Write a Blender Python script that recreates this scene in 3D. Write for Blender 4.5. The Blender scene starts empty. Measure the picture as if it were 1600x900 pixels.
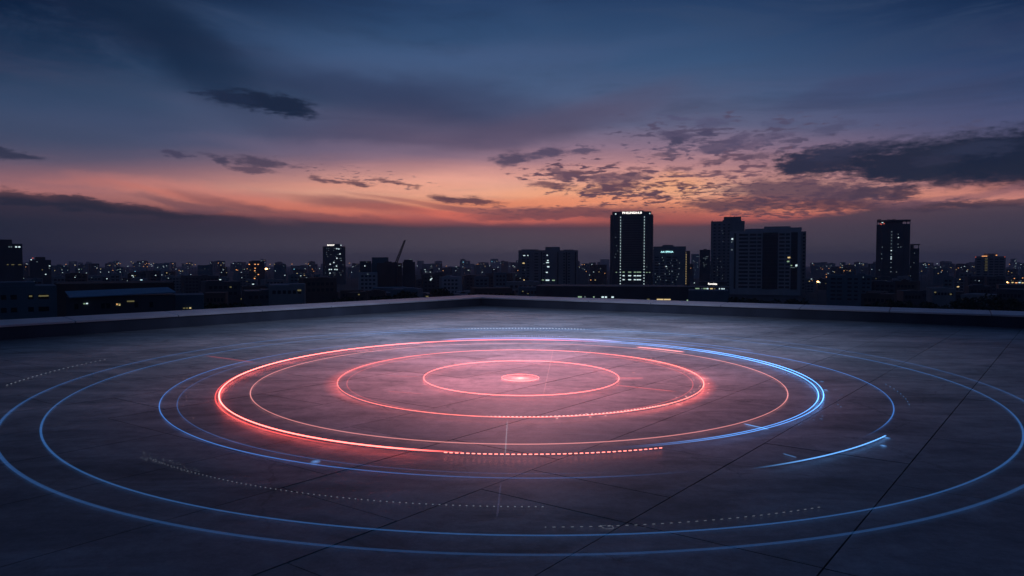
import bpy, bmesh, math, random
from mathutils import Vector, Matrix
S = bpy.context.scene
COL = S.collection
R = math.radians

# ---------------------------------------------------------------- camera
F, HY, EYE = 1040.0, 412.0, 1.7
PITCH = math.atan((450 - HY) / F)
cd = bpy.data.cameras.new('camera'); cam = bpy.data.objects.new('camera', cd); COL.objects.link(cam)
cd.sensor_width = 36; cd.lens = F / 1600 * 36; cd.clip_start = .05; cd.clip_end = 30000
cam.location = (0, 0, EYE); cam.rotation_euler = (R(90) - PITCH, 0, 0)
S.camera = cam

def ray(x, y):
    dx = (x - 800) / F; dz = -(y - 450) / F
    return Vector((dx, math.cos(PITCH) + dz * math.sin(PITCH), -math.sin(PITCH) + dz * math.cos(PITCH)))
def floor_pt(x, y, z=0.0):
    r = ray(x, y); t = (z - EYE) / r.z
    return Vector((r.x * t, r.y * t, z))
def at(x, y, d):
    r = ray(x, y); t = d / r.y
    return Vector((r.x * t, d, EYE + r.z * t))
def ae(x, y):
    r = ray(x, y).normalized()
    return math.degrees(math.atan2(r.x, r.y)), math.degrees(math.asin(r.z))

def lin(c):
    out = []
    for v in c[:3]:
        v /= 255.0
        out.append(v / 12.92 if v <= .04045 else ((v + .055) / 1.055) ** 2.4)
    return (out[0], out[1], out[2], 1.0)

# ---------------------------------------------------------------- exposure
S.view_settings.view_transform = 'Standard'; S.view_settings.look = 'None'
S.view_settings.exposure = 0; S.view_settings.gamma = 1
S.view_settings.use_curve_mapping = False
S.cycles.sample_clamp_indirect = 2.0
S.cycles.transparent_max_bounces = 24
S.cycles.volume_bounces = 0

# ---------------------------------------------------------------- sky (dusk, no sun above the horizon)
W = bpy.data.worlds.new('World'); S.world = W; W.use_nodes = True
nt = W.node_tree; nt.nodes.clear()
def N(kind, **kw):
    n = nt.nodes.new(kind)
    for k, v in kw.items(): setattr(n, k, v)
    return n
def lk(a, b): nt.links.new(a, b)
def m(op, a, b=None, c=None, clamp=False):
    n = N('ShaderNodeMath', operation=op, use_clamp=clamp)
    for i, v in enumerate((a, b, c)):
        if v is None: continue
        if isinstance(v, (int, float)): n.inputs[i].default_value = v
        else: lk(v, n.inputs[i])
    return n.outputs[0]
def smooth(v, a, b, lo=0., hi=1.):
    n = N('ShaderNodeMapRange', interpolation_type='SMOOTHSTEP')
    lk(v, n.inputs['Value'])
    n.inputs['From Min'].default_value = a; n.inputs['From Max'].default_value = b
    n.inputs['To Min'].default_value = lo; n.inputs['To Max'].default_value = hi
    return n.outputs[0]
def mix(f, a, b):
    n = N('ShaderNodeMix', data_type='RGBA')
    for s, v in ((n.inputs[0], f), (n.inputs[6], a), (n.inputs[7], b)):
        if isinstance(v, (int, float, tuple)): s.default_value = v
        else: lk(v, s)
    return n.outputs[2]
def ramp(v, lo, hi, stops, rgb=True):
    n = N('ShaderNodeValToRGB'); mr = N('ShaderNodeMapRange')
    lk(v, mr.inputs['Value']); mr.inputs['From Min'].default_value = lo; mr.inputs['From Max'].default_value = hi
    lk(mr.outputs[0], n.inputs[0])
    el = n.color_ramp.elements
    n.color_ramp.interpolation = 'LINEAR' if rgb else 'EASE'
    while len(el) < len(stops): el.new(1.0)
    for e, (p, c) in zip(el, sorted(stops, key=lambda q: q[0])):
        e.position = (p - lo) / (hi - lo)
        e.color = lin(c) if rgb else (c, c, c, 1)
    return n.outputs[0]
tc = N('ShaderNodeTexCoord'); sp = N('ShaderNodeSeparateXYZ')
nv = N('ShaderNodeVectorMath', operation='NORMALIZE'); lk(tc.outputs['Generated'], nv.inputs[0]); lk(nv.outputs[0], sp.inputs[0])
AZ = m('MULTIPLY', m('ARCTAN2', sp.outputs[0], sp.outputs[1]), 57.29578)
EL = m('MULTIPLY', m('ARCSINE', sp.outputs[2]), 57.29578)
ELP = m('DIVIDE', EL, m('MAXIMUM', m('COSINE', m('MULTIPLY', AZ, .0174533)), .74))   # height above the horizon measured in the plane of the sunset
cmb = N('ShaderNodeCombineXYZ'); lk(AZ, cmb.inputs[0]); lk(EL, cmb.inputs[1]); P2 = cmb.outputs[0]
def noise(sx, sy, scale, detail=4, rough=.55, seed=0., col=False, src=None, dist=0.):
    mp = N('ShaderNodeMapping'); lk(src or P2, mp.inputs[0])
    mp.inputs['Scale'].default_value = (sx, sy, 1); mp.inputs['Location'].default_value = (seed, seed * .7, seed * 1.3)
    t = N('ShaderNodeTexNoise'); lk(mp.outputs[0], t.inputs['Vector'])
    t.inputs['Scale'].default_value = scale; t.inputs['Detail'].default_value = detail; t.inputs['Roughness'].default_value = rough
    t.inputs['Distortion'].default_value = dist
    return t.outputs['Color' if col else 'Fac']
center = ramp(ELP, -2, 90, [(-2, (36, 40, 54)), (0, (48, 49, 64)), (1.8, (60, 55, 71)), (3.2, (96, 68, 79)), (4.0, (214, 108, 94)),
    (5.0, (252, 158, 120)), (6.2, (255, 190, 160)), (7.3, (246, 174, 156)), (8.4, (208, 150, 150)), (9.8, (150, 122, 142)),
    (11.6, (102, 104, 134)), (14, (78, 96, 131)), (16.8, (59, 86, 124)), (19.4, (47, 74, 112)), (22, (37, 61, 99)), (38, (27, 48, 84)), (90, (24, 42, 76))])
left = ramp(ELP, -2, 90, [(-2, (16, 20, 34)), (0, (24, 28, 43)), (2, (36, 36, 52)), (3.6, (50, 45, 61)), (4.8, (140, 90, 94)),
    (6.2, (196, 126, 120)), (7.2, (160, 112, 118)), (8.6, (106, 92, 112)), (10.5, (70, 77, 104)), (13.5, (48, 69, 99)), (16.8, (30, 54, 85)),
    (21.6, (13, 33, 62)), (38, (10, 27, 54)), (90, (24, 42, 76))])
right = ramp(ELP, -2, 90, [(-2, (28, 31, 44)), (0, (38, 41, 54)), (1.8, (48, 46, 61)), (3.2, (60, 53, 70)), (4.2, (130, 86, 92)),
    (5.4, (224, 144, 128)), (6.4, (186, 122, 122)), (7.8, (144, 110, 128)), (9.5, (108, 97, 126)), (11.6, (82, 86, 122)), (14, (64, 79, 118)),
    (16.8, (48, 68, 107)), (21.6, (24, 46, 81)), (38, (18, 36, 68)), (90, (24, 42, 76))])
sky = mix(smooth(AZ, -34, -4), left, center)
sky = mix(smooth(AZ, 14, 38), sky, right)
# the sky opposite the sunset is plain dusk blue
aaz = m('ABSOLUTE', AZ)
back = ramp(EL, -2, 90, [(-2, (24, 32, 46)), (0, (34, 45, 64)), (10, (27, 43, 68)), (30, (18, 37, 68)), (90, (21, 38, 70))])
sky = mix(smooth(aaz, 45, 100), sky, back)
# streaks
stk = noise(.05, .32, 1.0, 5, .6, 3.1)
sky = mix(m('MULTIPLY', smooth(stk, .42, .72), smooth(EL, 22, 7, 0, .34)), sky, lin((92, 82, 108)))
wsp = noise(.035, .22, 1.0, 9, .68, 71., dist=1.1)
sky = mix(m('MULTIPLY', smooth(wsp, .46, .66), smooth(EL, 5, 12, 0, .38)), sky, lin((58, 76, 108)))
sky = mix(m('MULTIPLY', smooth(wsp, .50, .30), smooth(EL, 5, 12, 0, .24)), sky, lin((26, 40, 66)))
sky = mix(m('MULTIPLY', smooth(noise(.10, .9, 1.0, 8, .66, 33., dist=.6), .48, .68), smooth(m('ABSOLUTE', m('SUBTRACT', ELP, 7.)), 4., 1., 0, .17)), sky, lin((150, 106, 120)))
wc = noise(.05, .12, 1.0, 6, .6, 40., col=True, dist=.4)
warp = N('ShaderNodeVectorMath', operation='MULTIPLY_ADD'); lk(wc, warp.inputs[0])
warp.inputs[1].default_value = (9, 3.4, 0); 
sb = N('ShaderNodeVectorMath', operation='SUBTRACT'); lk(P2, sb.inputs[0]); sb.inputs[1].default_value = (4.5, 1.7, 0)
lk(sb.outputs[0], warp.inputs[2]); PW = warp.outputs[0]
wf = noise(.42, 1.5, 1.0, 7, .68, 11., col=True)
warp2 = N('ShaderNodeVectorMath', operation='MULTIPLY_ADD'); lk(wf, warp2.inputs[0]); warp2.inputs[1].default_value = (4.4, 1.5, 0)
sb2 = N('ShaderNodeVectorMath', operation='SUBTRACT'); lk(P2, sb2.inputs[0]); sb2.inputs[1].default_value = (2.2, .75, 0)
lk(sb2.outputs[0], warp2.inputs[2]); PF = warp2.outputs[0]
nfine = noise(.8, 2.6, 1.2, 7, .66, 5.)
def blob(x, y, rx, ry, rot=0., src=None, soft=.5, edge=.5, nz=None):
    # x, y, rx, ry as seen in the photo's sky, turned into azimuth / elevation degrees
    a, e = ae(x, y); sx = 57.3 / F * math.cos(R(a)) ** 2
    # the tiny term makes each cloud wait for the one before, which keeps the node stack small
    ch = N('ShaderNodeVectorMath', operation='MULTIPLY_ADD'); lk(sky, ch.inputs[0]); ch.inputs[1].default_value = (1e-6,) * 3; lk(src or PF, ch.inputs[2])
    mp = N('ShaderNodeMapping', vector_type='TEXTURE'); lk(ch.outputs[0], mp.inputs[0])
    mp.inputs['Location'].default_value = (a, e, 0); mp.inputs['Rotation'].default_value = (0, 0, R(-rot))
    mp.inputs['Scale'].default_value = (rx * sx, ry * 57.3 / F, 1)
    ln = N('ShaderNodeVectorMath', operation='LENGTH'); lk(mp.outputs[0], ln.inputs[0])
    v = ln.outputs['Value']
    if nz: v = m('ADD', v, m('MULTIPLY', m('SUBTRACT', nfine, .5), nz))
    return smooth(v, 1 + soft * .5, 1 - soft * .5)
def put(c, mask, op, rgb):
    return mix(m('MULTIPLY', mask, op), c, lin(rgb))
# high soft veils
for (x, y, rx, ry, rot, soft, op, c) in [
    (260, 200, 300, 50, 2, 1.6, .45, (66, 82, 114)), (560, 95, 240, 34, 8, 1.5, .35, (66, 90, 128)), (285, 88, 190, 34, 26, 1.2, .72, (27, 45, 73)), (190, 20, 150, 40, 22, 1.4, .5, (16, 34, 60)), (440, 128, 150, 18, 14, 1.2, .5, (34, 50, 78)), (600, 150, 210, 22, 12, 1.2, .5, (44, 58, 88)), (450, 185, 160, 14, 4, 1.4, .4, (78, 88, 120)),
    (700, 158, 190, 28, 6, 1.2, .6, (52, 62, 94)), (600, 205, 130, 30, -4, 1.4, .5, (72, 70, 98)),
    (840, 205, 190, 24, -14, 1.3, .6, (86, 78, 104)), (690, 215, 150, 24, -3, 1.3, .5, (84, 76, 102)), (1330, 148, 90, 14, -6, 1.2, .4, (62, 68, 102)),
    (760, 90, 260, 16, -4, 1.6, .25, (78, 98, 138)), (560, 80, 120, 12, 3, 1.6, .25, (66, 92, 132)),
    (330, 210, 300, 18, 2, 1.6, .25, (84, 90, 122)), (650, 240, 220, 10, 2, 1.5, .3, (140, 120, 144)), (120, 165, 160, 20, 6, 1.5, .3, (54, 74, 108))]:
    sky = put(sky, blob(x, y, rx, ry, rot, PW, soft), op, c)
# orange glow streaks near the horizon
for (x, y, rx, ry, rot, op, c) in [(700, 338, 160, 7, 4, .75, (232, 118, 100)), (905, 300, 120, 12, 0, .5, (252, 166, 120)), (450, 322, 130, 8, 6, .6, (226, 126, 106)),
    (850, 318, 160, 8, 0, .5, (250, 146, 104)), (1060, 295, 60, 16, 0, .6, (255, 178, 128)), (300, 300, 190, 10, 2, .45, (222, 138, 126)), (300, 313, 160, 6, 5, .5, (210, 120, 106)), (1220, 318, 90, 10, 3, .55, (240, 132, 104)),
    (1480, 292, 140, 10, -3, .4, (226, 142, 120)), (620, 290, 180, 9, 0, .35, (236, 150, 130))]:
    sky = put(sky, blob(x, y, rx, ry, rot, PW, 1.3), op, c)
# bank of low cloud with a ragged top
edge = ramp(AZ, -60, 60, [(-60, .62), (-37.6, .60), (-34, .56), (-30, .49), (-26, .44), (-21, .39), (-14, .36), (-6, .325), (0, .305), (8, .305), (14, .33), (22, .36), (26, .42), (29, .49), (38, .52), (60, .55)], rgb=False)
bn = noise(.06, .35, 1.0, 7, .6, 8.)
diff = m('SUBTRACT', m('ADD', m('MULTIPLY', edge, 10), m('MULTIPLY', m('SUBTRACT', bn, .5), 1.7)), ELP)
bankc = ramp(AZ, -60, 60, [(-60, (22, 26, 42)), (-38, (40, 44, 62)), (-22, (60, 54, 70)), (-6, (80, 68, 81)), (10, (104, 76, 86)), (24, (82, 69, 83)), (38, (70, 64, 80)), (60, (40, 42, 58))])
bankl = ramp(AZ, -60, 60, [(-60, (14, 18, 32)), (-38, (40, 43, 61)), (-22, (80, 75, 89)), (0, (94, 86, 98)), (20, (82, 76, 89)), (38, (68, 66, 81)), (60, (26, 30, 44))])
bank = mix(smooth(ELP, 3.8, .3), bankc, bankl)
bmask = m('MULTIPLY', smooth(diff, -.25, .45), smooth(aaz, 110, 60))
sky = mix(m('MULTIPLY', bmask, .93), sky, bank)
# wisps hanging in the orange
for (x, y, rx, ry, rot, op, c, so) in [
    (560, 322, 95, 9, 7, .65, (140, 88, 92), 1.0), (340, 322, 90, 10, 12, .6, (130, 86, 92), 1.1), (870, 333, 130, 8, -2, .85, (122, 76, 84), .9),
    (760, 330, 80, 5, 3, .6, (150, 90, 92), 1.), (680, 322, 120, 5, 8, .5, (160, 96, 94), 1.), (960, 345, 60, 9, 0, .6, (110, 72, 82), 1.), (1010, 338, 90, 12, 0, .45, (132, 84, 88), 1.1),
    (250, 318, 80, 4, 6, .6, (110, 78, 90), 1.), (480, 336, 120, 5, 5, .6, (120, 80, 88), 1.1),
    (60, 312, 150, 9, 4, .8, (38, 42, 60), .7), (200, 326, 110, 7, 7, .7, (44, 44, 60), .8),
    (1420, 322, 120, 7, 2, .8, (72, 58, 74), .8), (1550, 318, 120, 6, 1, .8, (70, 58, 74), .8),
    (1500, 300, 150, 5, -5, .5, (120, 88, 104), 1.), (1400, 306, 60, 4, -4, .5, (130, 88, 98), 1.)]:
    sky = put(sky, blob(x, y, rx, ry, rot, PW if so > .95 else PF, so), op, c)
# flocks of small altocumulus: noise thresholded inside soft regions
cell = noise(.8, 3.2, 1.0, 4, .52, 21., dist=.3)
cell2 = noise(1.2, 6.0, 1.0, 4, .55, 51., dist=.3)
for (x, y, rx, ry, rot, c, op, cl, thr) in [
    (945, 285, 125, 36, 8, (92, 70, 88), .95, cell, .47), (1130, 222, 200, 42, 4, (84, 76, 102), .85, cell, .49),
    (1170, 265, 170, 30, 2, (112, 82, 98), .85, cell, .49), (1040, 300, 150, 30, 0, (100, 70, 82), .9, cell2, .49),
    (1250, 322, 140, 20, 0, (98, 70, 84), .85, cell2, .46), (1330, 285, 120, 40, 0, (96, 72, 90), .75, cell2, .47),
    (850, 330, 160, 10, 0, (120, 78, 86), .7, cell2, .50), (560, 275, 160, 20, 6, (92, 74, 92), .8, cell2, .57), (1450, 215, 170, 26, -4, (80, 78, 106), .5, cell, .52)]:
    env = blob(x, y, rx, ry, rot, P2, 1.4)
    v = m('ADD', cl, m('MULTIPLY', m('SUBTRACT', env, 1.), .22))
    sky = put(sky, m('MULTIPLY', smooth(v, thr - .02, thr + .11), smooth(env, 0., .3)), op, c)
# single clouds
for (x, y, rx, ry, rot, op, c) in [
    (415, 160, 74, 13, 3, 1., (28, 40, 64)), (440, 167, 50, 11, 5, .9, (28, 40, 64)), (360, 153, 44, 6, 4, .95, (32, 44, 70)),
    (12, 240, 50, 5, 6, .8, (44, 50, 74)), (276, 239, 24, 4, 8, .85, (70, 66, 92)), (345, 249, 19, 5, 12, .85, (66, 62, 86)),
    (412, 253, 46, 6, 3, .85, (74, 66, 88)), (392, 265, 26, 5, 5, .8, (84, 70, 90)), (496, 281, 13, 4, 8, .85, (94, 70, 84)), (522, 284, 14, 4, 6, .85, (94, 70, 84)),
    (555, 287, 18, 4, 7, .85, (92, 66, 80)), (615, 286, 24, 3, 5, .85, (96, 68, 80)), (640, 291, 16, 3, 6, .7, (100, 70, 80)), (730, 314, 52, 5, 4, .9, (90, 62, 76)), (690, 308, 20, 3, 6, .7, (100, 68, 78)),
    (800, 249, 26, 9, -6, .9, (78, 70, 94)), (852, 240, 30, 8, -8, .9, (80, 72, 98)), (916, 236, 22, 5, 0, .85, (84, 76, 102)),
    (872, 270, 20, 4, 3, .85, (108, 82, 98)), (885, 276, 22, 4, 0, .85, (108, 80, 96)), (865, 290, 30, 5, 6, .85, (106, 76, 88)),
    (950, 278, 26, 9, -6, .85, (108, 80, 96)), (985, 278, 28, 7, -8, .85, (104, 78, 94)), (945, 298, 36, 5, -3, .85, (102, 72, 86)), (965, 290, 30, 4, 0, .8, (104, 74, 88)),
    (1055, 214, 28, 8, 6, .85, (80, 74, 102)), (1052, 223, 14, 6, 0, .9, (74, 70, 96)), (1110, 207, 16, 6, 0, .9, (74, 70, 98)), (1125, 230, 36, 8, -2, .85, (90, 80, 106)), (1058, 184, 26, 4, 12, .6, (84, 82, 114)), (1110, 192, 28, 5, -6, .55, (86, 84, 116)),
    (1155, 218, 20, 6, -10, .8, (88, 80, 108)), (1210, 214, 34, 6, -8, .6, (92, 84, 112)), (1215, 192, 20, 4, 0, .5, (82, 84, 116)), (1300, 200, 34, 6, -8, .6, (78, 78, 108)), (1170, 228, 30, 5, -12, .7, (92, 80, 106)),
    (1240, 299, 110, 17, 3, .9, (92, 70, 88)), (1150, 321, 80, 11, 2, .9, (88, 66, 82)), (1330, 305, 60, 12, 4, .85, (88, 68, 86)), (1370, 300, 60, 7, -6, .8, (76, 62, 80)), (1290, 322, 60, 8, 3, .8, (90, 64, 78)),
    (1410, 302, 28, 7, -10, .85, (72, 58, 76)), (1065, 264, 22, 4, 0, .8, (110, 82, 96)), (1120, 250, 26, 4, -6, .8, (100, 80, 98)), (1000, 262, 16, 3, 0, .75, (116, 84, 96)), (1040, 243, 20, 4, -4, .7, (104, 84, 102)), (905, 268, 14, 3, 0, .8, (112, 80, 92)), (1180, 246, 28, 4, -8, .75, (96, 78, 98)),
    (1290, 252, 80, 18, -4, .97, (42, 46, 68)), (1250, 255, 36, 12, 0, .95, (46, 48, 70)), (1330, 236, 70, 12, -4, .9, (52, 54, 78)),
    (1500, 247, 165, 27, 0, .97, (34, 42, 63)), (1450, 266, 90, 14, 3, .96, (38, 44, 64)), (1590, 240, 110, 30, -4, .97, (29, 38, 60)), (1640, 262, 150, 18, -4, .9, (34, 41, 61)), (1530, 232, 60, 8, -3, .6, (52, 58, 84)), (1440, 252, 50, 6, 0, .5, (54, 56, 80)), (1470, 285, 34, 9, 0, .8, (50, 48, 66)), (1380, 258, 60, 18, 4, .98, (38, 43, 64))]:
    sky = put(sky, blob(x, y, rx, ry, rot, PF, .8 if op >= .94 else 1., nz=1.9 if rx < 60 else 1.5 if rx < 90 else 1.1), op, c)
bg = N('ShaderNodeBackground'); lk(sky, bg.inputs[0]); bg.inputs[1].default_value = 1.0
ow = N('ShaderNodeOutputWorld'); lk(bg.outputs[0], ow.inputs[0])
W.cycles.sampling_method = 'MANUAL'; W.cycles.sample_map_resolution = 512

# overhead spots added to stand in for the ring display's glow on the deck
def lamp(name, kind, loc, energy, color, **kw):
    l = bpy.data.lights.new(name, kind); l.energy = energy; l.color = color
    for k, v in kw.items(): setattr(l, k, v)
    o = bpy.data.objects.new(name, l); COL.objects.link(o); o.location = loc
    return o
lamp('added_deck_spot', 'SPOT', (.1, 10.8, 4.3), 2050, (1, .25, .28), specular_factor=.25, spot_size=R(112), spot_blend=1.0, shadow_soft_size=.3)  # added red spot for the wide wash inside the rings
lamp('added_deck_spot', 'SPOT', (.4, 16.2, 8.6), 4700, (.54, .66, 1), specular_factor=.0, spot_size=R(112), spot_blend=1.0, shadow_soft_size=.5)  # added cool spot that brightens the far deck and its sides

# ---------------------------------------------------------------- materials
def mat(name):
    mt = bpy.data.materials.new(name); mt.use_nodes = True
    t = mt.node_tree; t.nodes.clear(); return mt, t
def surf(name, col, rough=.8, var=.25, scale=.5, spec=.3, metal=0., stain=0.):
    mt, t = mat(name)
    o = t.nodes.new('ShaderNodeOutputMaterial'); b = t.nodes.new('ShaderNodeBsdfPrincipled'); t.links.new(b.outputs[0], o.inputs[0])
    b.inputs['Roughness'].default_value = rough; b.inputs['Metallic'].default_value = metal
    b.inputs['Specular IOR Level'].default_value = spec
    c = t.nodes.new('ShaderNodeTexCoord'); n = t.nodes.new('ShaderNodeTexNoise'); n.inputs['Scale'].default_value = scale; n.inputs['Detail'].default_value = 6
    mp = t.nodes.new('ShaderNodeMapping'); mp.inputs['Scale'].default_value = (1, 1, .35)
    t.links.new(c.outputs['Object'], mp.inputs[0]); t.links.new(mp.outputs[0], n.inputs['Vector'])
    r = t.nodes.new('ShaderNodeValToRGB'); r.color_ramp.elements[0].position = .3; r.color_ramp.elements[1].position = .7
    r.color_ramp.elements[0].color = (*[v * (1 - var) for v in col], 1); r.color_ramp.elements[1].color = (*[v * (1 + var) for v in col], 1)
    t.links.new(n.outputs[0], r.inputs[0]); t.links.new(r.outputs[0], b.inputs['Base Color'])
    return mt
def glowmat(name, col, strength, sample=False, attr=False, add=False):
    mt, t = mat(name)
    o = t.nodes.new('ShaderNodeOutputMaterial'); e = t.nodes.new('ShaderNodeEmission')
    e.inputs[0].default_value = (*col, 1); e.inputs[1].default_value = strength
    if attr:
        a = t.nodes.new('ShaderNodeAttribute'); a.attribute_name = 'glow'
        mm = t.nodes.new('ShaderNodeMath'); mm.operation = 'MULTIPLY'; mm.inputs[1].default_value = strength
        t.links.new(a.outputs['Fac'], mm.inputs[0]); t.links.new(mm.outputs[0], e.inputs[1])
    if add:
        tr = t.nodes.new('ShaderNodeBsdfTransparent'); ad = t.nodes.new('ShaderNodeAddShader')
        t.links.new(tr.outputs[0], ad.inputs[0]); t.links.new(e.outputs[0], ad.inputs[1]); t.links.new(ad.outputs[0], o.inputs[0])
    else: t.links.new(e.outputs[0], o.inputs[0])
    mt.cycles.emission_sampling = 'AUTO' if sample else 'NONE'
    return mt

def concrete():
    mt, t = mat('roof_concrete'); L = t.links.new; nn = t.nodes.new
    o = nn('ShaderNodeOutputMaterial'); b = nn('ShaderNodeBsdfPrincipled'); L(b.outputs[0], o.inputs[0])
    c = nn('ShaderNodeTexCoord')
    def tex(scale, sc=(1, 1, 1), det=6, rough=.6, dist=0.):
        mp = nn('ShaderNodeMapping'); mp.inputs['Scale'].default_value = sc; mp.inputs['Rotation'].default_value = (0, 0, R(8))
        n = nn('ShaderNodeTexNoise'); n.inputs['Scale'].default_value = scale; n.inputs['Detail'].default_value = det
        n.inputs['Roughness'].default_value = rough; n.inputs['Distortion'].default_value = dist
        L(c.outputs['Object'], mp.inputs[0]); L(mp.outputs[0], n.inputs['Vector']); return n.outputs[0]
    def mr(v, a, b_, lo, hi):
        q = nn('ShaderNodeMapRange'); L(v, q.inputs[0])
        for i, x in zip((1, 2, 3, 4), (a, b_, lo, hi)): q.inputs[i].default_value = x
        return q.outputs[0]
    def mul(a, b_):
        q = nn('ShaderNodeMath'); q.operation = 'MULTIPLY'; L(a, q.inputs[0])
        if isinstance(b_, float): q.inputs[1].default_value = b_
        else: L(b_, q.inputs[1])
        return q.outputs[0]
    big = tex(.45, (.6, 1, 1), 5, .62, .6); mid = tex(1.6, (.45, 1.1, 1), 8, .68, .8); fine = tex(34, (1, 1, 1), 5, .7); cl = tex(7, (1, 1, 1), 8, .75, .3)
    at_ = nn('ShaderNodeAttribute'); at_.attribute_name = 'tone'
    v = mul(mul(mul(mr(big, .3, .7, .62, 1.32), mr(mid, .3, .7, .5, 1.45)), mr(cl, .3, .7, .64, 1.30)), at_.outputs['Fac'])
    v = mul(v, mr(fine, .3, .7, .85, 1.13))
    # hairline cracks and dark drip stains
    vo = nn('ShaderNodeTexVoronoi'); vo.feature = 'DISTANCE_TO_EDGE'; vo.inputs['Scale'].default_value = .42
    wn = nn('ShaderNodeTexNoise'); wn.inputs['Scale'].default_value = 2.2; wn.inputs['Detail'].default_value = 8; wn.inputs['Roughness'].default_value = .7; L(c.outputs['Object'], wn.inputs['Vector'])
    wm = nn('ShaderNodeVectorMath'); wm.operation = 'MULTIPLY_ADD'; wm.inputs[1].default_value = (.55, .55, 0); L(wn.outputs['Color'], wm.inputs[0]); L(c.outputs['Object'], wm.inputs[2]); L(wm.outputs[0], vo.inputs['Vector'])
    gate = mr(tex(.5, (1, 1, 1), 3, .5), .5, .56, 0., 1.)
    crk = mr(vo.outputs['Distance'], 0., .006, .45, 1.); sb_ = nn('ShaderNodeMix'); sb_.inputs[2].default_value = 1.; L(gate, sb_.inputs[0]); L(crk, sb_.inputs[3])
    v = mul(v, sb_.outputs[0]); v = mul(v, mr(tex(.9, (1, 1.6, 1), 9, .72, 1.2), .56, .66, 1., .62))
    hs = nn('ShaderNodeMix'); hs.data_type = 'RGBA'; hs.blend_type = 'MULTIPLY'; hs.inputs[0].default_value = 1
    hs.inputs[6].default_value = (.215, .215, .225, 1); L(v, hs.inputs[7]); L(hs.outputs[2], b.inputs['Base Color'])
    L(mr(mid, .3, .7, .55, .30), b.inputs['Roughness']); b.inputs['Specular IOR Level'].default_value = .5
    b.inputs['Coat Weight'].default_value = .2; L(mr(big, .3, .7, .42, .24), b.inputs['Coat Roughness'])
    bp = nn('ShaderNodeBump'); bp.inputs['Strength'].default_value = .35; bp.inputs['Distance'].default_value = .01
    ad = nn('ShaderNodeMath'); ad.operation = 'ADD'; L(mul(mid, 1.4), ad.inputs[0]); L(mul(cl, .5), ad.inputs[1]); L(ad.outputs[0], bp.inputs['Height'])
    L(bp.outputs[0], b.inputs['Normal'])
    return mt
M = dict(
    deck=concrete(),
    joint=surf('joint_sealant', (.025, .025, .03), .9, .5, 2.),
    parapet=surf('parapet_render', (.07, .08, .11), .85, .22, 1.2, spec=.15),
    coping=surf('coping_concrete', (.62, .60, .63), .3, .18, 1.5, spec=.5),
    ground=surf('city_earth', (.05, .055, .06), .95, .4, .02),
    leaf=surf('foliage', (.045, .07, .04), .8, .4, .6), bark=surf('bark', (.07, .05, .04), .9, .3, 2.),
    glass=surf('dark_window_glass', (.02, .03, .04), .25, .2, .3, spec=.5),
    steel=surf('dark_steel', (.06, .06, .07), .6, .2, .5, metal=.5),
    blue_roof=surf('blue_metal_roof', (.16, .30, .42), .45, .12, .4, spec=.5),
    pale=surf('pale_render', (.46, .46, .47), .85, .12, .15), grey=surf('grey_render', (.30, .30, .31), .85, .18, .15),
    dark=surf('dark_cladding', (.085, .095, .11), .6, .2, .15), brown=surf('brown_brick', (.14, .10, .09), .85, .2, .15),
    teal=surf('teal_render', (.13, .20, .24), .8, .15, .15),
    lw=glowmat('lit_cool_window', (.74, .95, 1.0), 1.05), lg=glowmat('lit_green_window', (.62, .95, .62), .4), ly=glowmat('lit_yellow_window', (1, .74, .34), .8),
    lo=glowmat('lit_orange_lamp', (1, .42, .15), 1.4), lb=glowmat('lit_blue_sign', (.25, .75, 1.0), 1.6), lr=glowmat('lit_red_lamp', (1, .16, .12), .7),
    dim=glowmat('dim_lit_window', (.55, .75, .85), .16), dimy=glowmat('dim_yellow_window', (.75, .66, .3), .16), sign=glowmat('sign_white', (1, .93, .86), 2.2),
    cyan=glowmat('sign_cyan', (.45, .95, 1), 1.6))

# ---------------------------------------------------------------- helpers
def mesh(name, bm, mt, parent=None, loc=None, rz=0., smooth_=False):
    me = bpy.data.meshes.new(name); bm.to_mesh(me); bm.free()
    for q in (mt if isinstance(mt, (list, tuple)) else [mt]): me.materials.append(q)
    if smooth_:
        for p in me.polygons: p.use_smooth = True
    o = bpy.data.objects.new(name, me); COL.objects.link(o)
    if parent: o.parent = parent
    if loc: o.location = loc
    o.rotation_euler.z = rz
    return o
def empty(name, loc, rz=0.):
    o = bpy.data.objects.new(name, None); COL.objects.link(o); o.location = loc; o.rotation_euler.z = rz; o.empty_display_size = .5
    return o
def tag(o, label=None, cat=None, group=None, kind=None):
    if label: o['label'] = label
    if cat: o['category'] = cat
    if group: o['group'] = group
    if kind: o['kind'] = kind
    return o
def box(bm, x0, x1, y0, y1, z0, z1):
    vs = [bm.verts.new((x, y, z)) for z in (z0, z1) for x, y in ((x0, y0), (x1, y0), (x1, y1), (x0, y1))]
    for f in ((3, 2, 1, 0), (4, 5, 6, 7), (0, 1, 5, 4), (1, 2, 6, 5), (2, 3, 7, 6), (3, 0, 4, 7)):
        bm.faces.new([vs[i] for i in f])
def prism(bm, pts, z0, z1):
    lo = [bm.verts.new((p[0], p[1], z0)) for p in pts]; hi = [bm.verts.new((p[0], p[1], z1)) for p in pts]
    n = len(pts)
    bm.faces.new(lo[::-1]); bm.faces.new(hi)
    for i in range(n): bm.faces.new((lo[i], lo[(i + 1) % n], hi[(i + 1) % n], hi[i]))
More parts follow.
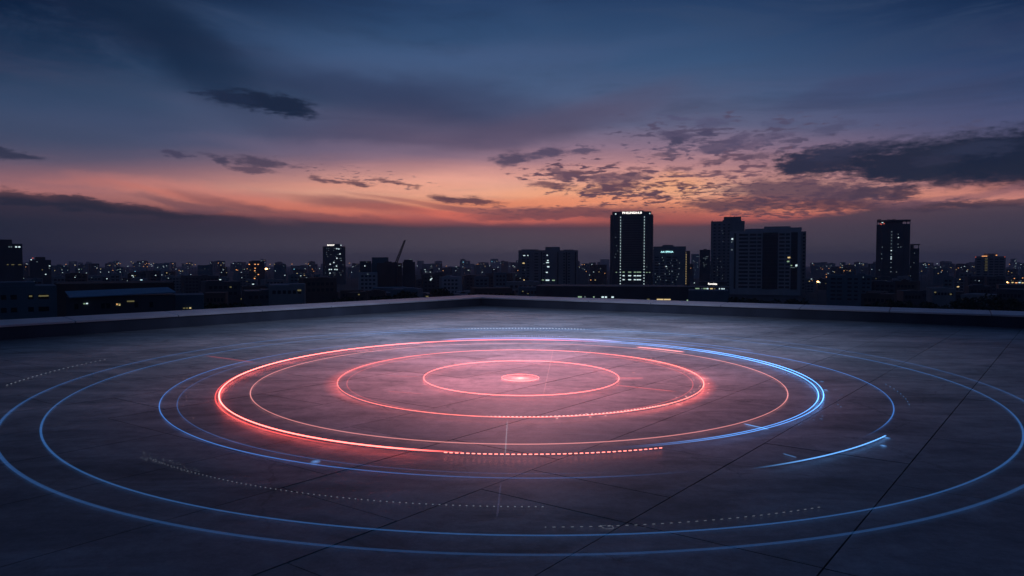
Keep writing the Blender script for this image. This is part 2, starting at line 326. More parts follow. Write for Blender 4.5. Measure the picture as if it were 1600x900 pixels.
def bar(bm, a, b, r):
    a = Vector(a); b = Vector(b); d = (b - a); q = d.to_track_quat('Z', 'Y').to_matrix()
    vs = []
    for p in (a, b):
        for s, t in ((-1, -1), (1, -1), (1, 1), (-1, 1)): vs.append(bm.verts.new(p + q @ Vector((s * r, t * r, 0))))
    for f in ((3, 2, 1, 0), (4, 5, 6, 7), (0, 1, 5, 4), (1, 2, 6, 5), (2, 3, 7, 6), (3, 0, 4, 7)):
        bm.faces.new([vs[i] for i in f])

# ---------------------------------------------------------------- roof deck, paved in slabs with open joints
GZ = -31.0
pc = floor_pt(752, 464.5, .34); pl = floor_pt(0, 508, .34); pr = floor_pt(1600, 492.7, .34)
dl = Vector((pl.x - pc.x, pl.y - pc.y)).normalized(); dr = Vector((pr.x - pc.x, pr.y - pc.y)).normalized()
C0 = Vector((pc.x, pc.y))
tha = math.atan2(880, 1040); thb = math.atan2(-1570, 1040)
na = Vector((math.cos(tha), -math.sin(tha))); nb = Vector((math.cos(thb), -math.sin(thb)))
det = na.x * nb.y - na.y * nb.x
def uv(u, v): return Vector(((u * nb.y - v * na.y) / det, (na.x * v - nb.x * u) / det))
def cut(poly, p, n):            # keep the side where (q-p).n <= 0
    out = []
    for i in range(len(poly)):
        a, b = poly[i], poly[(i + 1) % len(poly)]; da = (a - p).dot(n); db = (b - p).dot(n)
        if da <= 0: out.append(a)
        if da * db < 0: out.append(a + (b - a) * (da / (da - db)))
    return out
nl = Vector((-dl.y, dl.x)); nr = Vector((-dr.y, dr.x))
if nl.dot(C0 - Vector((0, 5))) < 0: nl = -nl
if nr.dot(C0 - Vector((0, 5))) < 0: nr = -nr
rng = random.Random(4)
bm = bmesh.new(); tone = bm.faces.layers.float.new('tone')
known = {-1: [4.01, 5.85, 7.63, 10.1], -2: [2.7, 4.01, 5.0, 6.53, 8.9], -3: [4.01, 4.62, 5.82, 8.4, 10.9], -4: [3.2, 5.0, 7.2, 9.0], 0: [5.2, 7.63, 9.9]}
g = .0045
for i in range(-28, 18):
    u0 = .14 + 1.175 * i; u1 = u0 + 1.175
    v = -30.; cuts = [v]
    while v < 34: v += rng.choice((1.2, 1.8, 2.4, 2.4, 3.0)) ; cuts.append(v)
    if i in known:
        ks = known[i]; cuts = [c for c in cuts if c < ks[0] - 1 or c > ks[-1] + 1] + ks; cuts.sort()
    for v0, v1 in zip(cuts, cuts[1:]):
        gg = g * rng.uniform(.55, 1.15)
        poly = [uv(u0 + g, v0 + gg), uv(u1 - g, v0 + gg), uv(u1 - g, v1 - gg), uv(u0 + g, v1 - gg)]
        poly = cut(poly, C0, nl)
        if len(poly) > 2: poly = cut(poly, C0, nr)
        if len(poly) > 2: poly = cut(poly, Vector((0, -12)), Vector((0, -1)))
        if len(poly) < 3: continue
        if sum((poly[k].cross(poly[(k + 1) % len(poly)]) if hasattr(poly[k], 'cross') else 0) for k in range(len(poly))) < 0: poly = poly[::-1]
        dz = rng.uniform(-.0012, .0012)
        top = [bm.verts.new((q.x, q.y, dz)) for q in poly]; bot = [bm.verts.new((q.x, q.y, -.02)) for q in poly]
        tn = rng.uniform(.86, 1.12)
        fs = [bm.faces.new(top)]
        for k in range(len(top)):
            k2 = (k + 1) % len(top); fs.append(bm.faces.new((bot[k], bot[k2], top[k2], top[k])))
        for f in fs: f[tone] = tn
bmesh.ops.recalc_face_normals(bm, faces=bm.faces[:])
tag(mesh('roof_floor', bm, M['deck']), kind='structure')
# body of the building under the deck
back = Vector((0, -12))
def isect(p, d, y): t = (y - p.y) / d.y; return p + d * t
E1 = isect(C0, dl, -12.) if dl.y < 0 else C0 + dl * 40
E2 = isect(C0, dr, -12.) if dr.y < 0 else C0 + dr * 60
bm = bmesh.new(); prism(bm, [E1, E2, C0], GZ + .2, -.013)
bmesh.ops.recalc_face_normals(bm, faces=bm.faces[:])
tag(mesh('roof_slab', bm, M['joint']), kind='structure')

# parapets: dark upstand with a broad pale coping that falls towards the roof
Wd, RISE, H = .82, .06, .34
ldn = (E1 - C0).length; ldr = (E2 - C0).length
bis = (nl + nr); bis = bis / bis.dot(nl)          # outer corner of the mitre per unit width
def parapet(d, n, length, label):
    root = empty('parapet_wall', (C0.x, C0.y, 0)); tag(root, label, 'parapet', 'parapets around the roof')
    th = .5
    bm = bmesh.new()
    a0 = Vector((0, 0)); a1 = d * length; b0 = bis * Wd * .9; b1 = d * length + n * Wd * .9
    prism(bm, [a0 + n * .0, a1, b1, b0], -.02, H - .05); bmesh.ops.recalc_face_normals(bm, faces=bm.faces[:])
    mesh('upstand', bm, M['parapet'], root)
    # coping stones
    bm = bmesh.new(); step = 2.4; k = 0; s = 0.
    while s < length:
        e = min(s + step, length); gp = .009
        def P(t, w):
            if s == 0 and t == 0: return bis * w
            return d * t + n * w
        t0 = 0 if s == 0 else s + gp
        q = [P(t0, -.03) if s else bis * -.03, P(e - gp, -.03), P(e - gp, Wd), P(t0, Wd)]
        zs = [H, H, H + RISE, H + RISE]
        lo = [bm.verts.new((p.x, p.y, H - .05)) for p in q]; hi = [bm.verts.new((p.x, p.y, z)) for p, z in zip(q, zs)]
        bm.faces.new(lo[::-1]); bm.faces.new(hi)
        for i in range(4): bm.faces.new((lo[i], lo[(i + 1) % 4], hi[(i + 1) % 4], hi[i]))
        s = e
    bmesh.ops.recalc_face_normals(bm, faces=bm.faces[:])
    bmesh.ops.bevel(bm, geom=[e for e in bm.edges if e.calc_face_angle(0) > .5], offset=.008, segments=1, affect='EDGES')
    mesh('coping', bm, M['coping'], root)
parapet(dl, nl, ldn, 'low dark parapet with pale coping running from the roof corner to the left')
parapet(dr, nr, ldr, 'low dark parapet with pale coping running from the roof corner to the right')

# ---------------------------------------------------------------- rings of light on the deck
def sst(x): x = max(0., min(1., x)); return x * x * (3 - 2 * x)
def ellipse(xl, xr, yt, yb):
    D1 = F * EYE / (yb - HY); D2 = F * EYE / (yt - HY); D = (D1 + D2) / 2; Ry = (D2 - D1) / 2; s = math.sqrt(D * D - Ry * Ry)
    return ((xl + xr) / 2 - 800) / F * s, D, (xr - xl) / 2 / F * s, Ry
def tube(name, pts, w, h, z, mt, closed=False, glow=None, dashes=None):
    # thin flattened tube of light along pts; glow = brightness per point; dashes = which steps are lit, each run its own part
    n = len(pts)
    def run(idx, nm, parent, loop=False):
        bm = bmesh.new(); gl = bm.verts.layers.float.new('glow'); rings = []
        for i in idx:
            p = pts[i]
            a = pts[(i - 1) % n] if closed or i else pts[i]; b = pts[(i + 1) % n] if closed or i < n - 1 else pts[i]
            t = (b - a).normalized(); s = Vector((t.y, -t.x)); rr = []
            for cx, cz in ((-1, 0), (0, 1), (1, 0), (0, -1)):
                v = bm.verts.new((p.x + s.x * cx * w, p.y + s.y * cx * w, z + cz * h)); v[gl] = glow[i] if glow else 1.; rr.append(v)
            rings.append(rr)
        q = len(rings)
        for i in range(q if loop else q - 1):
            a, b = rings[i], rings[(i + 1) % q]
            for k in range(4): bm.faces.new((a[k], a[(k + 1) % 4], b[(k + 1) % 4], b[k]))
        bmesh.ops.recalc_face_normals(bm, faces=bm.faces[:])
        return mesh(nm, bm, mt, parent)
    if not dashes: return run(range(n), name, None, closed)
    root = empty(name, (0, 0, 0)); i = 0; cnt = 0
    while i < n - 1:
        if not dashes(i) or (glow and glow[i] <= 0): i += 1; continue
        j = i
        while j < n - 1 and dashes(j): j += 1
        run(range(i, j + 1), 'dash', root); i = j; cnt += 1
    return root
def arc(e, a0, a1, n):
    cx, D, Rx, Ry = ellipse(*e)
    return [Vector((cx + Rx * math.cos(R(a0 + (a1 - a0) * i / (n - 1))), D - Ry * math.sin(R(a0 + (a1 - a0) * i / (n - 1))))) for i in range(n)]
RED = (1, .115, .095); PINK = (1, .33, .30); BLUE = (.055, .26, .85); SKYB = (.13, .42, 1.0); WHT = (.75, .85, 1); VIO = (.42, .42, .95)
gm = {}
def gmat(c, s):
    k = (c, s)
    if k not in gm: gm[k] = glowmat('light_line', c, s, sample=s > .8, attr=True, add=True)
    return gm[k]
def ring(label, e, c, s, w=.010, h=None, z=.02, n=240, a0=0, a1=360, prof=None, name='light_ring', grp='concentric rings of light', cat='light ring', dash=None):
    closed = abs(a1 - a0) >= 359.9; w *= .60; h = h * .7 if h else None
    if closed: a1_ = a0 + 360 * (n - 1) / n
    else: a1_ = a1
    pts = arc(e, a0, a1_, n)
    gl = [(prof((a0 + (a1_ - a0) * i / (n - 1)) % 360) if prof else 1.) for i in range(n)]
    if not closed and prof is None: gl = [sst(i / (n * .12)) * sst((n - 1 - i) / (n * .12)) for i in range(n)]
    return tag(tube(name, pts, w, h or w * .8, z, gmat(c, s), closed, gl, dash), label, cat, grp)
def ang(e, x, y):
    cx, D, Rx, Ry = ellipse(*e); p = floor_pt(x, y); return math.degrees(math.atan2(-(p.y - D) / Ry, (p.x - cx) / Rx)) % 360
EB = (225, 1423, 524, 761)
def P(*st):      # piecewise profile over 0..360: 0 right, 90 near, 180 left, 270 far
    def f(a):
        for (a0, v0), (a1, v1) in zip(st, st[1:]):
            if a0 <= a <= a1: return v0 + (v1 - v0) * sst((a - a0) / (a1 - a0))
        return st[-1][1]
    return f
c0 = (784, 842, 587, 598)
ring('smallest bright coral ring around the glowing centre point', c0, RED, 1.5, w=.009, z=.014, n=96)
ring('coral ring drawn round the glowing centre, third smallest circle', (661, 968, 567, 623), RED, 1.5, w=.011, z=.03)
ring('coral ring with sparkling right side, outside the plain coral ring', (525, 1101, 549.5, 658), (1, .16, .12), 1.1, w=.009, z=.03, prof=P((0, 1.7), (40, 1.6), (80, .8), (150, .7), (180, .75), (230, .6), (300, .8), (335, 1.6), (360, 1.7)))
ring('thin pale pink ring just inside the brightest red arc', (387.5, 1233, 538, 699), PINK, .38, w=.010, z=.015, n=300, prof=P((0, 1.2), (60, .8), (120, .8), (180, 1.), (250, .5), (300, .7), (360, 1.2)))
ring('brightest red arc glowing on the left of the display', (338, 1284, 533.5, 717.5), RED, 3.3, w=.0135, z=.035, a0=ang((338, 1284, 533.5, 717.5), 720, 716), a1=300, n=260, name='light_arc', cat='light arc', grp='arcs of light',
     prof=P((ang((338, 1284, 533.5, 717.5), 720, 716), .05), (ang((338, 1284, 533.5, 717.5), 600, 706), .9), (150, 1.1), (180, 1.3), (225, .8), (255, .45), (275, .35), (300, 0)))
ring('dim red twin line hugging the outside of the brightest red arc', (332, 1290, 532.5, 720), (1, .08, .06), .5, w=.012, z=.02, a0=110, a1=240, n=200, name='light_arc', cat='light arc', grp='arcs of light')
ring('dashed coral arc along the near side of the display', (338, 1284, 533.5, 718), (1, .20, .16), 1.7, w=.012, h=.006, z=.03, a0=ang((338, 1284, 533.5, 718), 1048, 712), a1=ang((338, 1284, 533.5, 718), 690, 714), n=200, name='dashed_light_arc', cat='light arc', grp='arcs of light',
     prof=P((0, .9), (360, 1.0)), dash=lambda i: i % 5 in (0, 1, 2))
bl = P((0, 1.25), (20, 1.1), (55, .35), (80, 0), (88, 0), (240, 0), (265, .10), (290, .22), (315, .45), (335, .9), (360, 1.25))
for e, lb in (((333, 1289, 531, 713), 'outer of the two bright blue lines curving around the right side'), ((341, 1281, 533, 711), 'inner of the two bright blue lines curving around the right side')):
    ring(lb, e, (.09, .36, 1.0), 1.6, w=.009, z=.03, a0=242, a1=448, n=260, name='light_arc', cat='light arc', grp='arcs of light', prof=bl)
ring('hazy violet line skimming the far side of the red display', (350, 1272, 529, 715), (.55, .42, .95), .30, w=.03, z=.01, a0=245, a1=305, n=120, name='light_arc', cat='light arc', grp='arcs of light')
ring('short salmon streak near the upper right of the display', (345, 1275, 536, 712), (1, .25, .2), .9, w=.015, z=.012, a0=306, a1=322, n=50, name='light_arc', cat='light arc', grp='arcs of light')
ring('thin blue arc on the left, outermost of its close pair', (242, 1398, 528, 753), BLUE, .26, w=.009, z=.012, a0=72, a1=232, n=220, name='light_arc', cat='light arc', grp='arcs of light', prof=P((72, 0), (90, .35), (130, 1.3), (180, 1.), (215, .5), (232, 0)))
ring('thin blue arc on the left, innermost of its close pair', (270, 1375, 530, 746), BLUE, .12, w=.008, z=.012, a0=76, a1=226, n=220, name='light_arc', cat='light arc', grp='arcs of light', prof=P((76, 0), (95, .3), (130, 1.), (180, .8), (226, 0)))
ring('thin dull blue arc on the right between bright pair and long ring', (242, 1398, 528, 753), BLUE, .26, w=.010, z=.012, a0=285, a1=ang((242, 1398, 528, 753), 1340, 690) + 360, n=200, name='light_arc', cat='light arc', grp='arcs of light')
ring('faint blue companion line above the dull blue arc on the right', (230, 1402, 524, 756), BLUE, .22, w=.010, z=.012, a0=290, a1=335, n=100, name='light_arc', cat='light arc', grp='arcs of light')
ring('bright blue arc at lower right that ends in a small flare', EB, SKYB, .6, w=.012, z=.025, a0=ang(EB, 1387, 685), a1=ang(EB, 1165, 739), n=100, name='light_arc', cat='light arc', grp='arcs of light', prof=P((ang(EB, 1387, 685), 1.4), (ang(EB, 1290, 715), 1.), (ang(EB, 1165, 739), 0)))
ring('dotted pale arc at far right outside the dull blue arc', EB, SKYB, .16, w=.008, z=.015, a0=ang(EB, 1375, 598), a1=ang(EB, 1415, 637), n=41, name='dotted_light_arc', cat='light arc', grp='arcs of light', dash=lambda i: i % 4 == 0)
ring('wide steel blue ring, the smaller of the two great outer rings', (51, 1599.5, 517, 845.5), (.04, .17, .50), .20, w=.017, h=.007, z=.012, n=420, prof=P((0, 1.1), (50, .9), (90, .8), (150, 1.), (190, 1.), (230, .7), (250, 1.1), (300, .8), (360, 1.1)))
ring('widest steel blue ring running out of the frame on both sides', (-22, 1662, 512.5, 877), (.035, .14, .42), .17, w=.026, h=.007, z=.012, n=420, prof=P((0, .8), (60, .7), (90, .5), (150, 1.), (190, 1.1), (235, 1.4), (265, 1.3), (300, .8), (360, .8)))
ring('sparkling white fleck line on the far side of the widest ring', (-22, 1662, 514, 877), WHT, .42, w=.016, h=.008, z=.015, a0=256, a1=287, n=220, name='dotted_light_arc', cat='light arc', grp='arcs of light', dash=lambda i: (i * 7919) % 5 < 2)
ring('white dotted arc crossing the left edge outside all the rings', (-130, 1760, 509, 905), WHT, .14, w=.013, h=.005, z=.012, a0=ang((-130, 1760, 509, 905), -10, 604), a1=ang((-130, 1760, 509, 905), 200, 562), n=70, name='dotted_light_arc', cat='light arc', grp='arcs of light', dash=lambda i: i % 3 == 0, prof=P((ang((-130, 1760, 509, 905), -10, 604), 1.), (ang((-130, 1760, 509, 905), 200, 562), .4)))
ring('grey dotted arc of tiny dots across the near left floor', (152, 1480, 521, 799), WHT, .10, w=.008, h=.004, z=.012, a0=ang((152, 1480, 521, 799), 850, 799), a1=ang((152, 1480, 521, 799), 230, 719), n=300, name='dotted_light_arc', cat='light arc', grp='arcs of light', dash=lambda i: i % 4 == 0, prof=P((0, .8), (360, .8)))
ring('grey dashed arc on the near right floor inside the great rings', (80, 1560, 518, 832), WHT, .07, w=.008, h=.003, z=.012, a0=ang((80, 1560, 518, 832), 1275, 792), a1=ang((80, 1560, 518, 832), 852, 832), n=200, name='dashed_light_arc', cat='light arc', grp='arcs of light', dash=lambda i: i % 6 in (0, 1), prof=P((53, .5), (70, 1.), (88, .9)))
ring('row of fine dashes riding the near side of the sparkling coral ring', (525, 1101, 549.5, 658.5), (1, .4, .36), .8, w=.014, h=.006, z=.04, a0=50, a1=100, n=200, name='dashed_light_arc', cat='light arc', grp='arcs of light', dash=lambda i: i % 4 in (0, 1))
ring('thin coral arc inside the right end of the sparkling coral ring', (540, 1084, 551, 654), RED, .22, w=.008, z=.012, a0=300, a1=435, n=120, name='light_arc', cat='light arc', grp='arcs of light')
ring('thin rosy arc inside the left end of the sparkling coral ring', (540, 1084, 551, 654), RED, .14, w=.01, z=.012, a0=110, a1=240, n=120, name='light_arc', cat='light arc', grp='arcs of light')
ring('fine blue white line along the far side above the violet haze', (300, 1330, 526, 725), VIO, .35, w=.012, z=.012, a0=258, a1=286, n=100, name='dotted_light_arc', cat='light arc', grp='arcs of light', dash=lambda i: (i * 31) % 7 < 4)
ring('second thin blue line along the far side between great rings', (20, 1630, 514.8, 860), SKYB, .16, w=.014, z=.012, a0=228, a1=318, n=160, name='light_arc', cat='light arc', grp='arcs of light')
# broad soft bands beside the coral ring
def band(label, e0, e1, a0, a1, c, s, n=90, layers=5):
    bm = bmesh.new(); gl = bm.verts.layers.float.new('glow')
    A = arc(e0, a0, a1, n); B = arc(e1, a0, a1, n); rows = []
    for k in range(layers + 1):
        f = k / layers; row = []
        for i in range(n):
            p = A[i].lerp(B[i], f); v = bm.verts.new((p.x, p.y, .007)); t = i / (n - 1)
            v[gl] = sst(t / .3) * sst((1 - t) / .3) * (1 - f) ** 1.3 * (.75 + .25 * math.sin(i * 1.9 + k)); row.append(v)
        rows.append(row)
    for k in range(layers):
        for i in range(n - 1): bm.faces.new((rows[k][i], rows[k][i + 1], rows[k + 1][i + 1], rows[k + 1][i]))
    tag(mesh('light_band', bm, gmat(c, s)), label, 'light band', 'soft bands of light')
band('soft salmon band bulging outside the right end of the sparkling ring', (525, 1101, 549.5, 658), (505, 1124, 547, 664), 290, 440, RED, .6)
band('soft salmon band bulging outside the left end of the sparkling ring', (525, 1101, 549.5, 658), (500, 1116, 547, 662), 120, 245, RED, .42)
def disc():
    root = empty('light_spot', floor_pt(813, 592)); tag(root, 'glowing coral disc with a white hot core at the centre of the rings', 'light spot')
    for nm, rx, ry, z, c, s in (('halo', .25, .25, .008, RED, .8), ('core', .14, .11, .011, (1, .35, .3), .9), ('hot_spot', .06, .035, .014, (1, .6, .5), 1.2)):
        bm = bmesh.new(); gl = bm.verts.layers.float.new('glow'); c_ = bm.verts.new((0, 0, z)); c_[gl] = 1.
        vs = [bm.verts.new((rx * math.cos(i * .1963495), ry * math.sin(i * .1963495), z)) for i in range(32)]
        for v in vs: v[gl] = .75 if nm == 'halo' else .3
        for i in range(32): bm.faces.new((c_, vs[i], vs[(i + 1) % 32]))
        mesh(nm, bm, gmat(c, s), root)
disc()
def rayline(label, a, b, c, s, w=.008, dash=None):
    p, q = floor_pt(*a).xy, floor_pt(*b).xy; n = 40
    pts = [p.lerp(q, i / (n - 1)) for i in range(n)]
    gl = [sst(i / 8) * sst((n - 1 - i) / 8) for i in range(n)]
    tag(tube('light_ray', pts, w, .005, .010, gmat(c, s), False, gl, dash), label, 'light ray', 'straight rays of light')
for a in [('thin pink ray crossing the coral ring right of centre', (866, 540), (845, 636), PINK, .07, .006), ('short white pink ray ending at the dashed coral arc', (793, 655), (789, 718), WHT, .06, .005),
          ('faint violet ray on the near floor below the dashed arc', (783, 752), (776, 815), VIO, .016, .006), ('coral ray pointing right from the plain coral ring', (962, 591.5), (1008, 591.8), RED, .25, .02),
          ('coral ray slanting towards the right end of the sparkling ring', (955, 602), (1062, 613.5), RED, .2, .016), ('short blue ray joining the bright blue pair at lower right', (1160, 663), (1204, 673), SKYB, .35, .008),
          ('faint coral ray reaching the left red arc from behind', (318, 556), (405, 568), RED, .12, .010), ('faint coral ray left of the plain coral ring', (600, 588), (662, 589.5), RED, .08, .02),
          ('faint coral ray on the floor left below the centre', (600, 612), (668, 617), RED, .07, .02), ('small blue ray above the bright arc at lower right', (1222, 710), (1246, 717), SKYB, .12, .006)]:
    rayline(*a)
def flare(label, x, y, r, c, s):
    root = floor_pt(x, y); bm = bmesh.new(); gl = bm.verts.layers.float.new('glow'); c_ = bm.verts.new((0, 0, .012)); c_[gl] = 1.
    vs = [bm.verts.new((r * math.cos(i * math.pi / 8) * 1., r * math.sin(i * math.pi / 8) * 1.3, .010)) for i in range(16)]
    for i in range(16): vs[i][gl] = .12; 
    for i in range(16): bm.faces.new((c_, vs[i], vs[(i + 1) % 16]))
    tag(mesh('light_flare', bm, gmat(c, s), loc=root), label, 'light flare', 'small flares of light')
for a in [('small blue flare on the thin blue arcs at lower left', 493, 723, .045, SKYB, .5), ('small blue flare capping the bright arc at lower right', 1385, 685.5, .035, SKYB, .6), ('tiny blue flare just outside the upper right blue pair', 1290, 610.5, .03, SKYB, 1.0),
          ('blue streak flare beside the upper right blue pair', 1284, 597, .035, SKYB, .4), ('coral flare on the right end of the sparkling ring', 1100, 592, .05, PINK, .5), ('coral flare on the lower right of the sparkling ring', 1060, 632.5, .05, PINK, .55), ('coral flare above the ray right of centre', 990, 583, .035, PINK, .3),
          ('faint blue flare below the lower right arc end', 1380, 698, .03, SKYB, .7)]:
    flare(*a)
def specks(label, pts, c, s, size):
    bm = bmesh.new(); gl = bm.verts.layers.float.new('glow')
    for x, y, k in pts:
        p = floor_pt(x, y); r = size * k
        vs = [bm.verts.new((p.x + a * r, p.y + b * r * 1.6, .009)) for a, b in ((-1, -1), (1, -1), (1, 1), (-1, 1))]
        for v in vs: v[gl] = k
        bm.faces.new(vs)
    tag(mesh('light_specks', bm, gmat(c, s)), label, 'light specks', 'scattered specks of light', 'stuff')
r2 = random.Random(9)
specks('cloud of tiny pink specks left of the brightest red arc', [(r2.uniform(278, 305) + abs(y - 630) * .2, y, r2.uniform(.4, 1)) for y in [r2.uniform(585, 662) for _ in range(60)]], (1, .5, .5), .14, .007)
specks('cluster of tiny grey specks at the start of the dotted arc', [(220 + t * 90 + r2.uniform(-4, 4), 712 + t * 24 + r2.uniform(-6, 6) + t * 3, r2.uniform(.4, 1)) for t in [r2.random() ** 1.3 for _ in range(110)]], WHT, .05, .006)
specks('scattered coral specks around the sparkling ring', [(812 + 292 * math.cos(a) * k, 600 + 54 * math.sin(a) * k, r2.uniform(.3, 1)) for a, k in [(r2.uniform(-1.3, 1.4), r2.uniform(.93, 1.05)) for _ in range(120)]], (1, .4, .35), .6, .013)
specks('little blue specks outside the blue pair on the right', [(815 + 480 * math.cos(a) * k, 618 + 96 * math.sin(a) * k, r2.uniform(.3, 1)) for a, k in [(r2.uniform(-.9, .5), r2.uniform(.98, 1.06)) for _ in range(60)]], SKYB, .25, .008)
# small bracket shaped mark on the near dashed arc
bm = bmesh.new(); gl = bm.verts.layers.float.new('glow')
def stroke(a, b, w=.004):
    p, q = floor_pt(*a).xy, floor_pt(*b).xy; t = (q - p).normalized(); s = Vector((t.y, -t.x)) * w
    vs = [bm.verts.new((v.x, v.y, .010)) for v in (p - s, q - s, q + s, p + s)]
    for v in vs: v[gl] = 1.
    bm.faces.new(vs)
for a, b in (((938, 823.5), (947, 823.5)), ((938, 823.5), (944, 828)), ((950, 824), (955, 823.5)), ((956, 823.5), (959, 828)), ((945, 829), (958, 828.4))): stroke(a, b)
tag(mesh('light_mark', bm, gmat(WHT, .07)), 'small bracket shaped white mark above the near dashed arc', 'light mark')

# ---------------------------------------------------------------- city
bm = bmesh.new(); n = 64
vs = [bm.verts.new((8200 * math.cos(2 * math.pi * i / n), 8200 * math.sin(2 * math.pi * i / n), GZ)) for i in range(n)]; bm.faces.new(vs)
tag(mesh('city_ground', bm, M['ground']), kind='structure')
bm = bmesh.new(); box(bm, -8500, 8500, -8500, 8500, GZ - 1, 112)
hz, t = mat('haze_air'); o = t.nodes.new('ShaderNodeOutputMaterial'); v = t.nodes.new('ShaderNodeVolumePrincipled')
v.inputs['Color'].default_value = (.72, .82, 1, 1); v.inputs['Density'].default_value = .00016; v.inputs['Anisotropy'].default_value = .45; t.links.new(v.outputs[0], o.inputs['Volume'])
tag(mesh('haze', bm, hz), kind='stuff')

UNIT = {}
def pane_mesh(key, mt):
    if key not in UNIT:
        b_ = bmesh.new(); box(b_, -.5, .5, -.12, .06, -.5, .5); me = bpy.data.meshes.new(key); b_.to_mesh(me); b_.free(); me.materials.append(mt); UNIT[key] = me
    return UNIT[key]
def pane(root, key, x, z, w, h, y=0., name='lit_window'):
    o = bpy.data.objects.new(name, pane_mesh(key, M[key])); COL.objects.link(o); o.parent = root
    o.location = (x, y, z); o.scale = (w, 1, h); return o
class Bld:
    """building seen at px xl..xr, roofline yt, at depth d; front face turned to the roof terrace"""
    def __init__(s, name, label, xl, xr, yt, d, depth, wall='grey', cat='building', group=None, blocks=(), cham=0.):
        s.d = d; s.xc = (xl + xr) / 2; p = at(s.xc, HY, d); s.az = math.atan2(p.x, d); s.dist = math.hypot(p.x, d)
        s.k = d / F; s.root = empty(name, (p.x, p.y, GZ), -s.az); tag(s.root, label, cat, group)
        s.kx = s.k * math.cos(s.az)
        bm = bmesh.new(); x0, x1 = s.X(xl), s.X(xr); H_ = s.Z(yt)
        if cham: prism(bm, [(x0 + cham, 0), (x1 - cham, 0), (x1, cham), (x1, depth), (x0, depth), (x0, cham)], 0, H_)
        else: box(bm, x0, x1, 0, depth, 0, H_)
        s.top = H_; s.x0, s.x1, s.depth = x0, x1, depth
        bmesh.ops.recalc_face_normals(bm, faces=bm.faces[:])
        s.wall = mesh('wall', bm, M[wall], s.root)
        for (a, b, y, nm) in blocks:
            bm = bmesh.new(); box(bm, s.X(a), s.X(b), min(1.5, depth * .15), depth * .8, H_ - .02, s.Z(y)); mesh(nm, bm, M[wall], s.root)
    def X(s, px): return (px - s.xc) * s.kx / 1.0
    def Z(s, py): return at(s.xc, py, s.d).z - GZ
    def lit(s, x, y, w, h, key, name='lit_window', yy=0.): return pane(s.root, key, s.X(x), s.Z(y), w * s.k, h * s.k, yy - .03, name)
    def part(s, nm, bm, mt): 
        bmesh.ops.recalc_face_normals(bm, faces=bm.faces[:]); return mesh(nm, bm, M[mt], s.root)
    def mast(s, x, y0, y1, r=.15, nm='mast', yy=4.):
        bm = bmesh.new(); bar(bm, (s.X(x), yy, s.Z(y0)), (s.X(x), yy, s.Z(y1)), r); s.part(nm, bm, 'steel')
def text(root, body, x, z, size, key, y=-.25, sx=1.):
    cu = bpy.data.curves.new('sign_letters', 'FONT'); cu.body = body; cu.size = size; cu.align_x = 'CENTER'; cu.align_y = 'CENTER'; cu.extrude = .06; cu.offset = size * .02
    tmp = bpy.data.objects.new('tmp', cu); COL.objects.link(tmp)
    dg = bpy.context.evaluated_depsgraph_get(); me = bpy.data.meshes.new_from_object(tmp.evaluated_get(dg)); bpy.data.objects.remove(tmp)
    me.materials.clear(); me.materials.append(M[key])
    o = bpy.data.objects.new('sign_letters', me); COL.objects.link(o); o.parent = root; o.location = (x, y, z); o.rotation_euler = (R(90), 0, 0); o.scale = (sx, 1, 1)
    return o

# --- the tall tower with two columns of lights
b = Bld('office_tower', 'tall dark tower with white rooftop sign and two columns of cyan lights', 953, 1020, 335, 880, 46, 'dark', cat='tower', cham=4)
bm = bmesh.new(); prism(bm, [(b.X(956), 2.5), (b.X(970), 1.), (b.X(1004), 1.), (b.X(1017), 2.5), (b.X(1017), 40), (b.X(956), 40)], b.top - .05, b.Z(330.2)); b.part('crown', bm, 'dark')
for i in range(24):
    y = 339.3 + i * 4.53
    for x in (969.3, 1006.3): b.lit(x, y, 1.3, 1.25, 'lw', 'column_light', yy=-.3)
text(b.root, 'PHILINSA4.II', b.X(987), b.Z(332.6), 3.7, 'sign', y=.6, sx=1.28)
for x, y, w in ((961.5, 334), (0, 0), (1014.5, 334)) and ((961.5, 333.8, 1.8), (964.5, 334, .8), (1014.6, 333.8, 1.4)): b.lit(x, y, w, 1.8, 'dim' if w < 1 else 'lw', 'corner_lamp', yy=1.9)
for x in (974.5, 984, 992, 996.5, 1000): 
    for y, k in ((425.2, 'lg'), (430.8, 'lw'), (437, 'lw')): b.lit(x, y, 3.2 if x != 984 else 4.6, 1.5, k)
for x in (963, 1010.5, 1015): b.lit(x, 425.5, 2.4, .9, 'lg')
for x, y in ((963, 384), (961.5, 371), (962, 397), (1010.5, 417), (965, 392), (961, 402)): b.lit(x, y, 1.8, .8, 'dim')
for i in range(28):
    y = 339 + i * 4
    for x in (953.2, 1019.8): pane(b.root, 'glass', b.X(x), b.Z(y), 1.5, 1.5, 6., 'balcony')
for i in range(22):
    pane(b.root, 'glass', b.X(988), b.Z(342 + i * 3.6), 30 * b.k, .9 * b.k, -.02, 'window_band')
b.mast(969, 330.5, 326.5, yy=6.); b.mast(984, 330.5, 328, yy=6.); 
bm = bmesh.new(); box(bm, b.X(999), b.X(1005), 5, 12, b.Z(330.3), b.Z(328.6)); b.part('roof_plant', bm, 'dark')

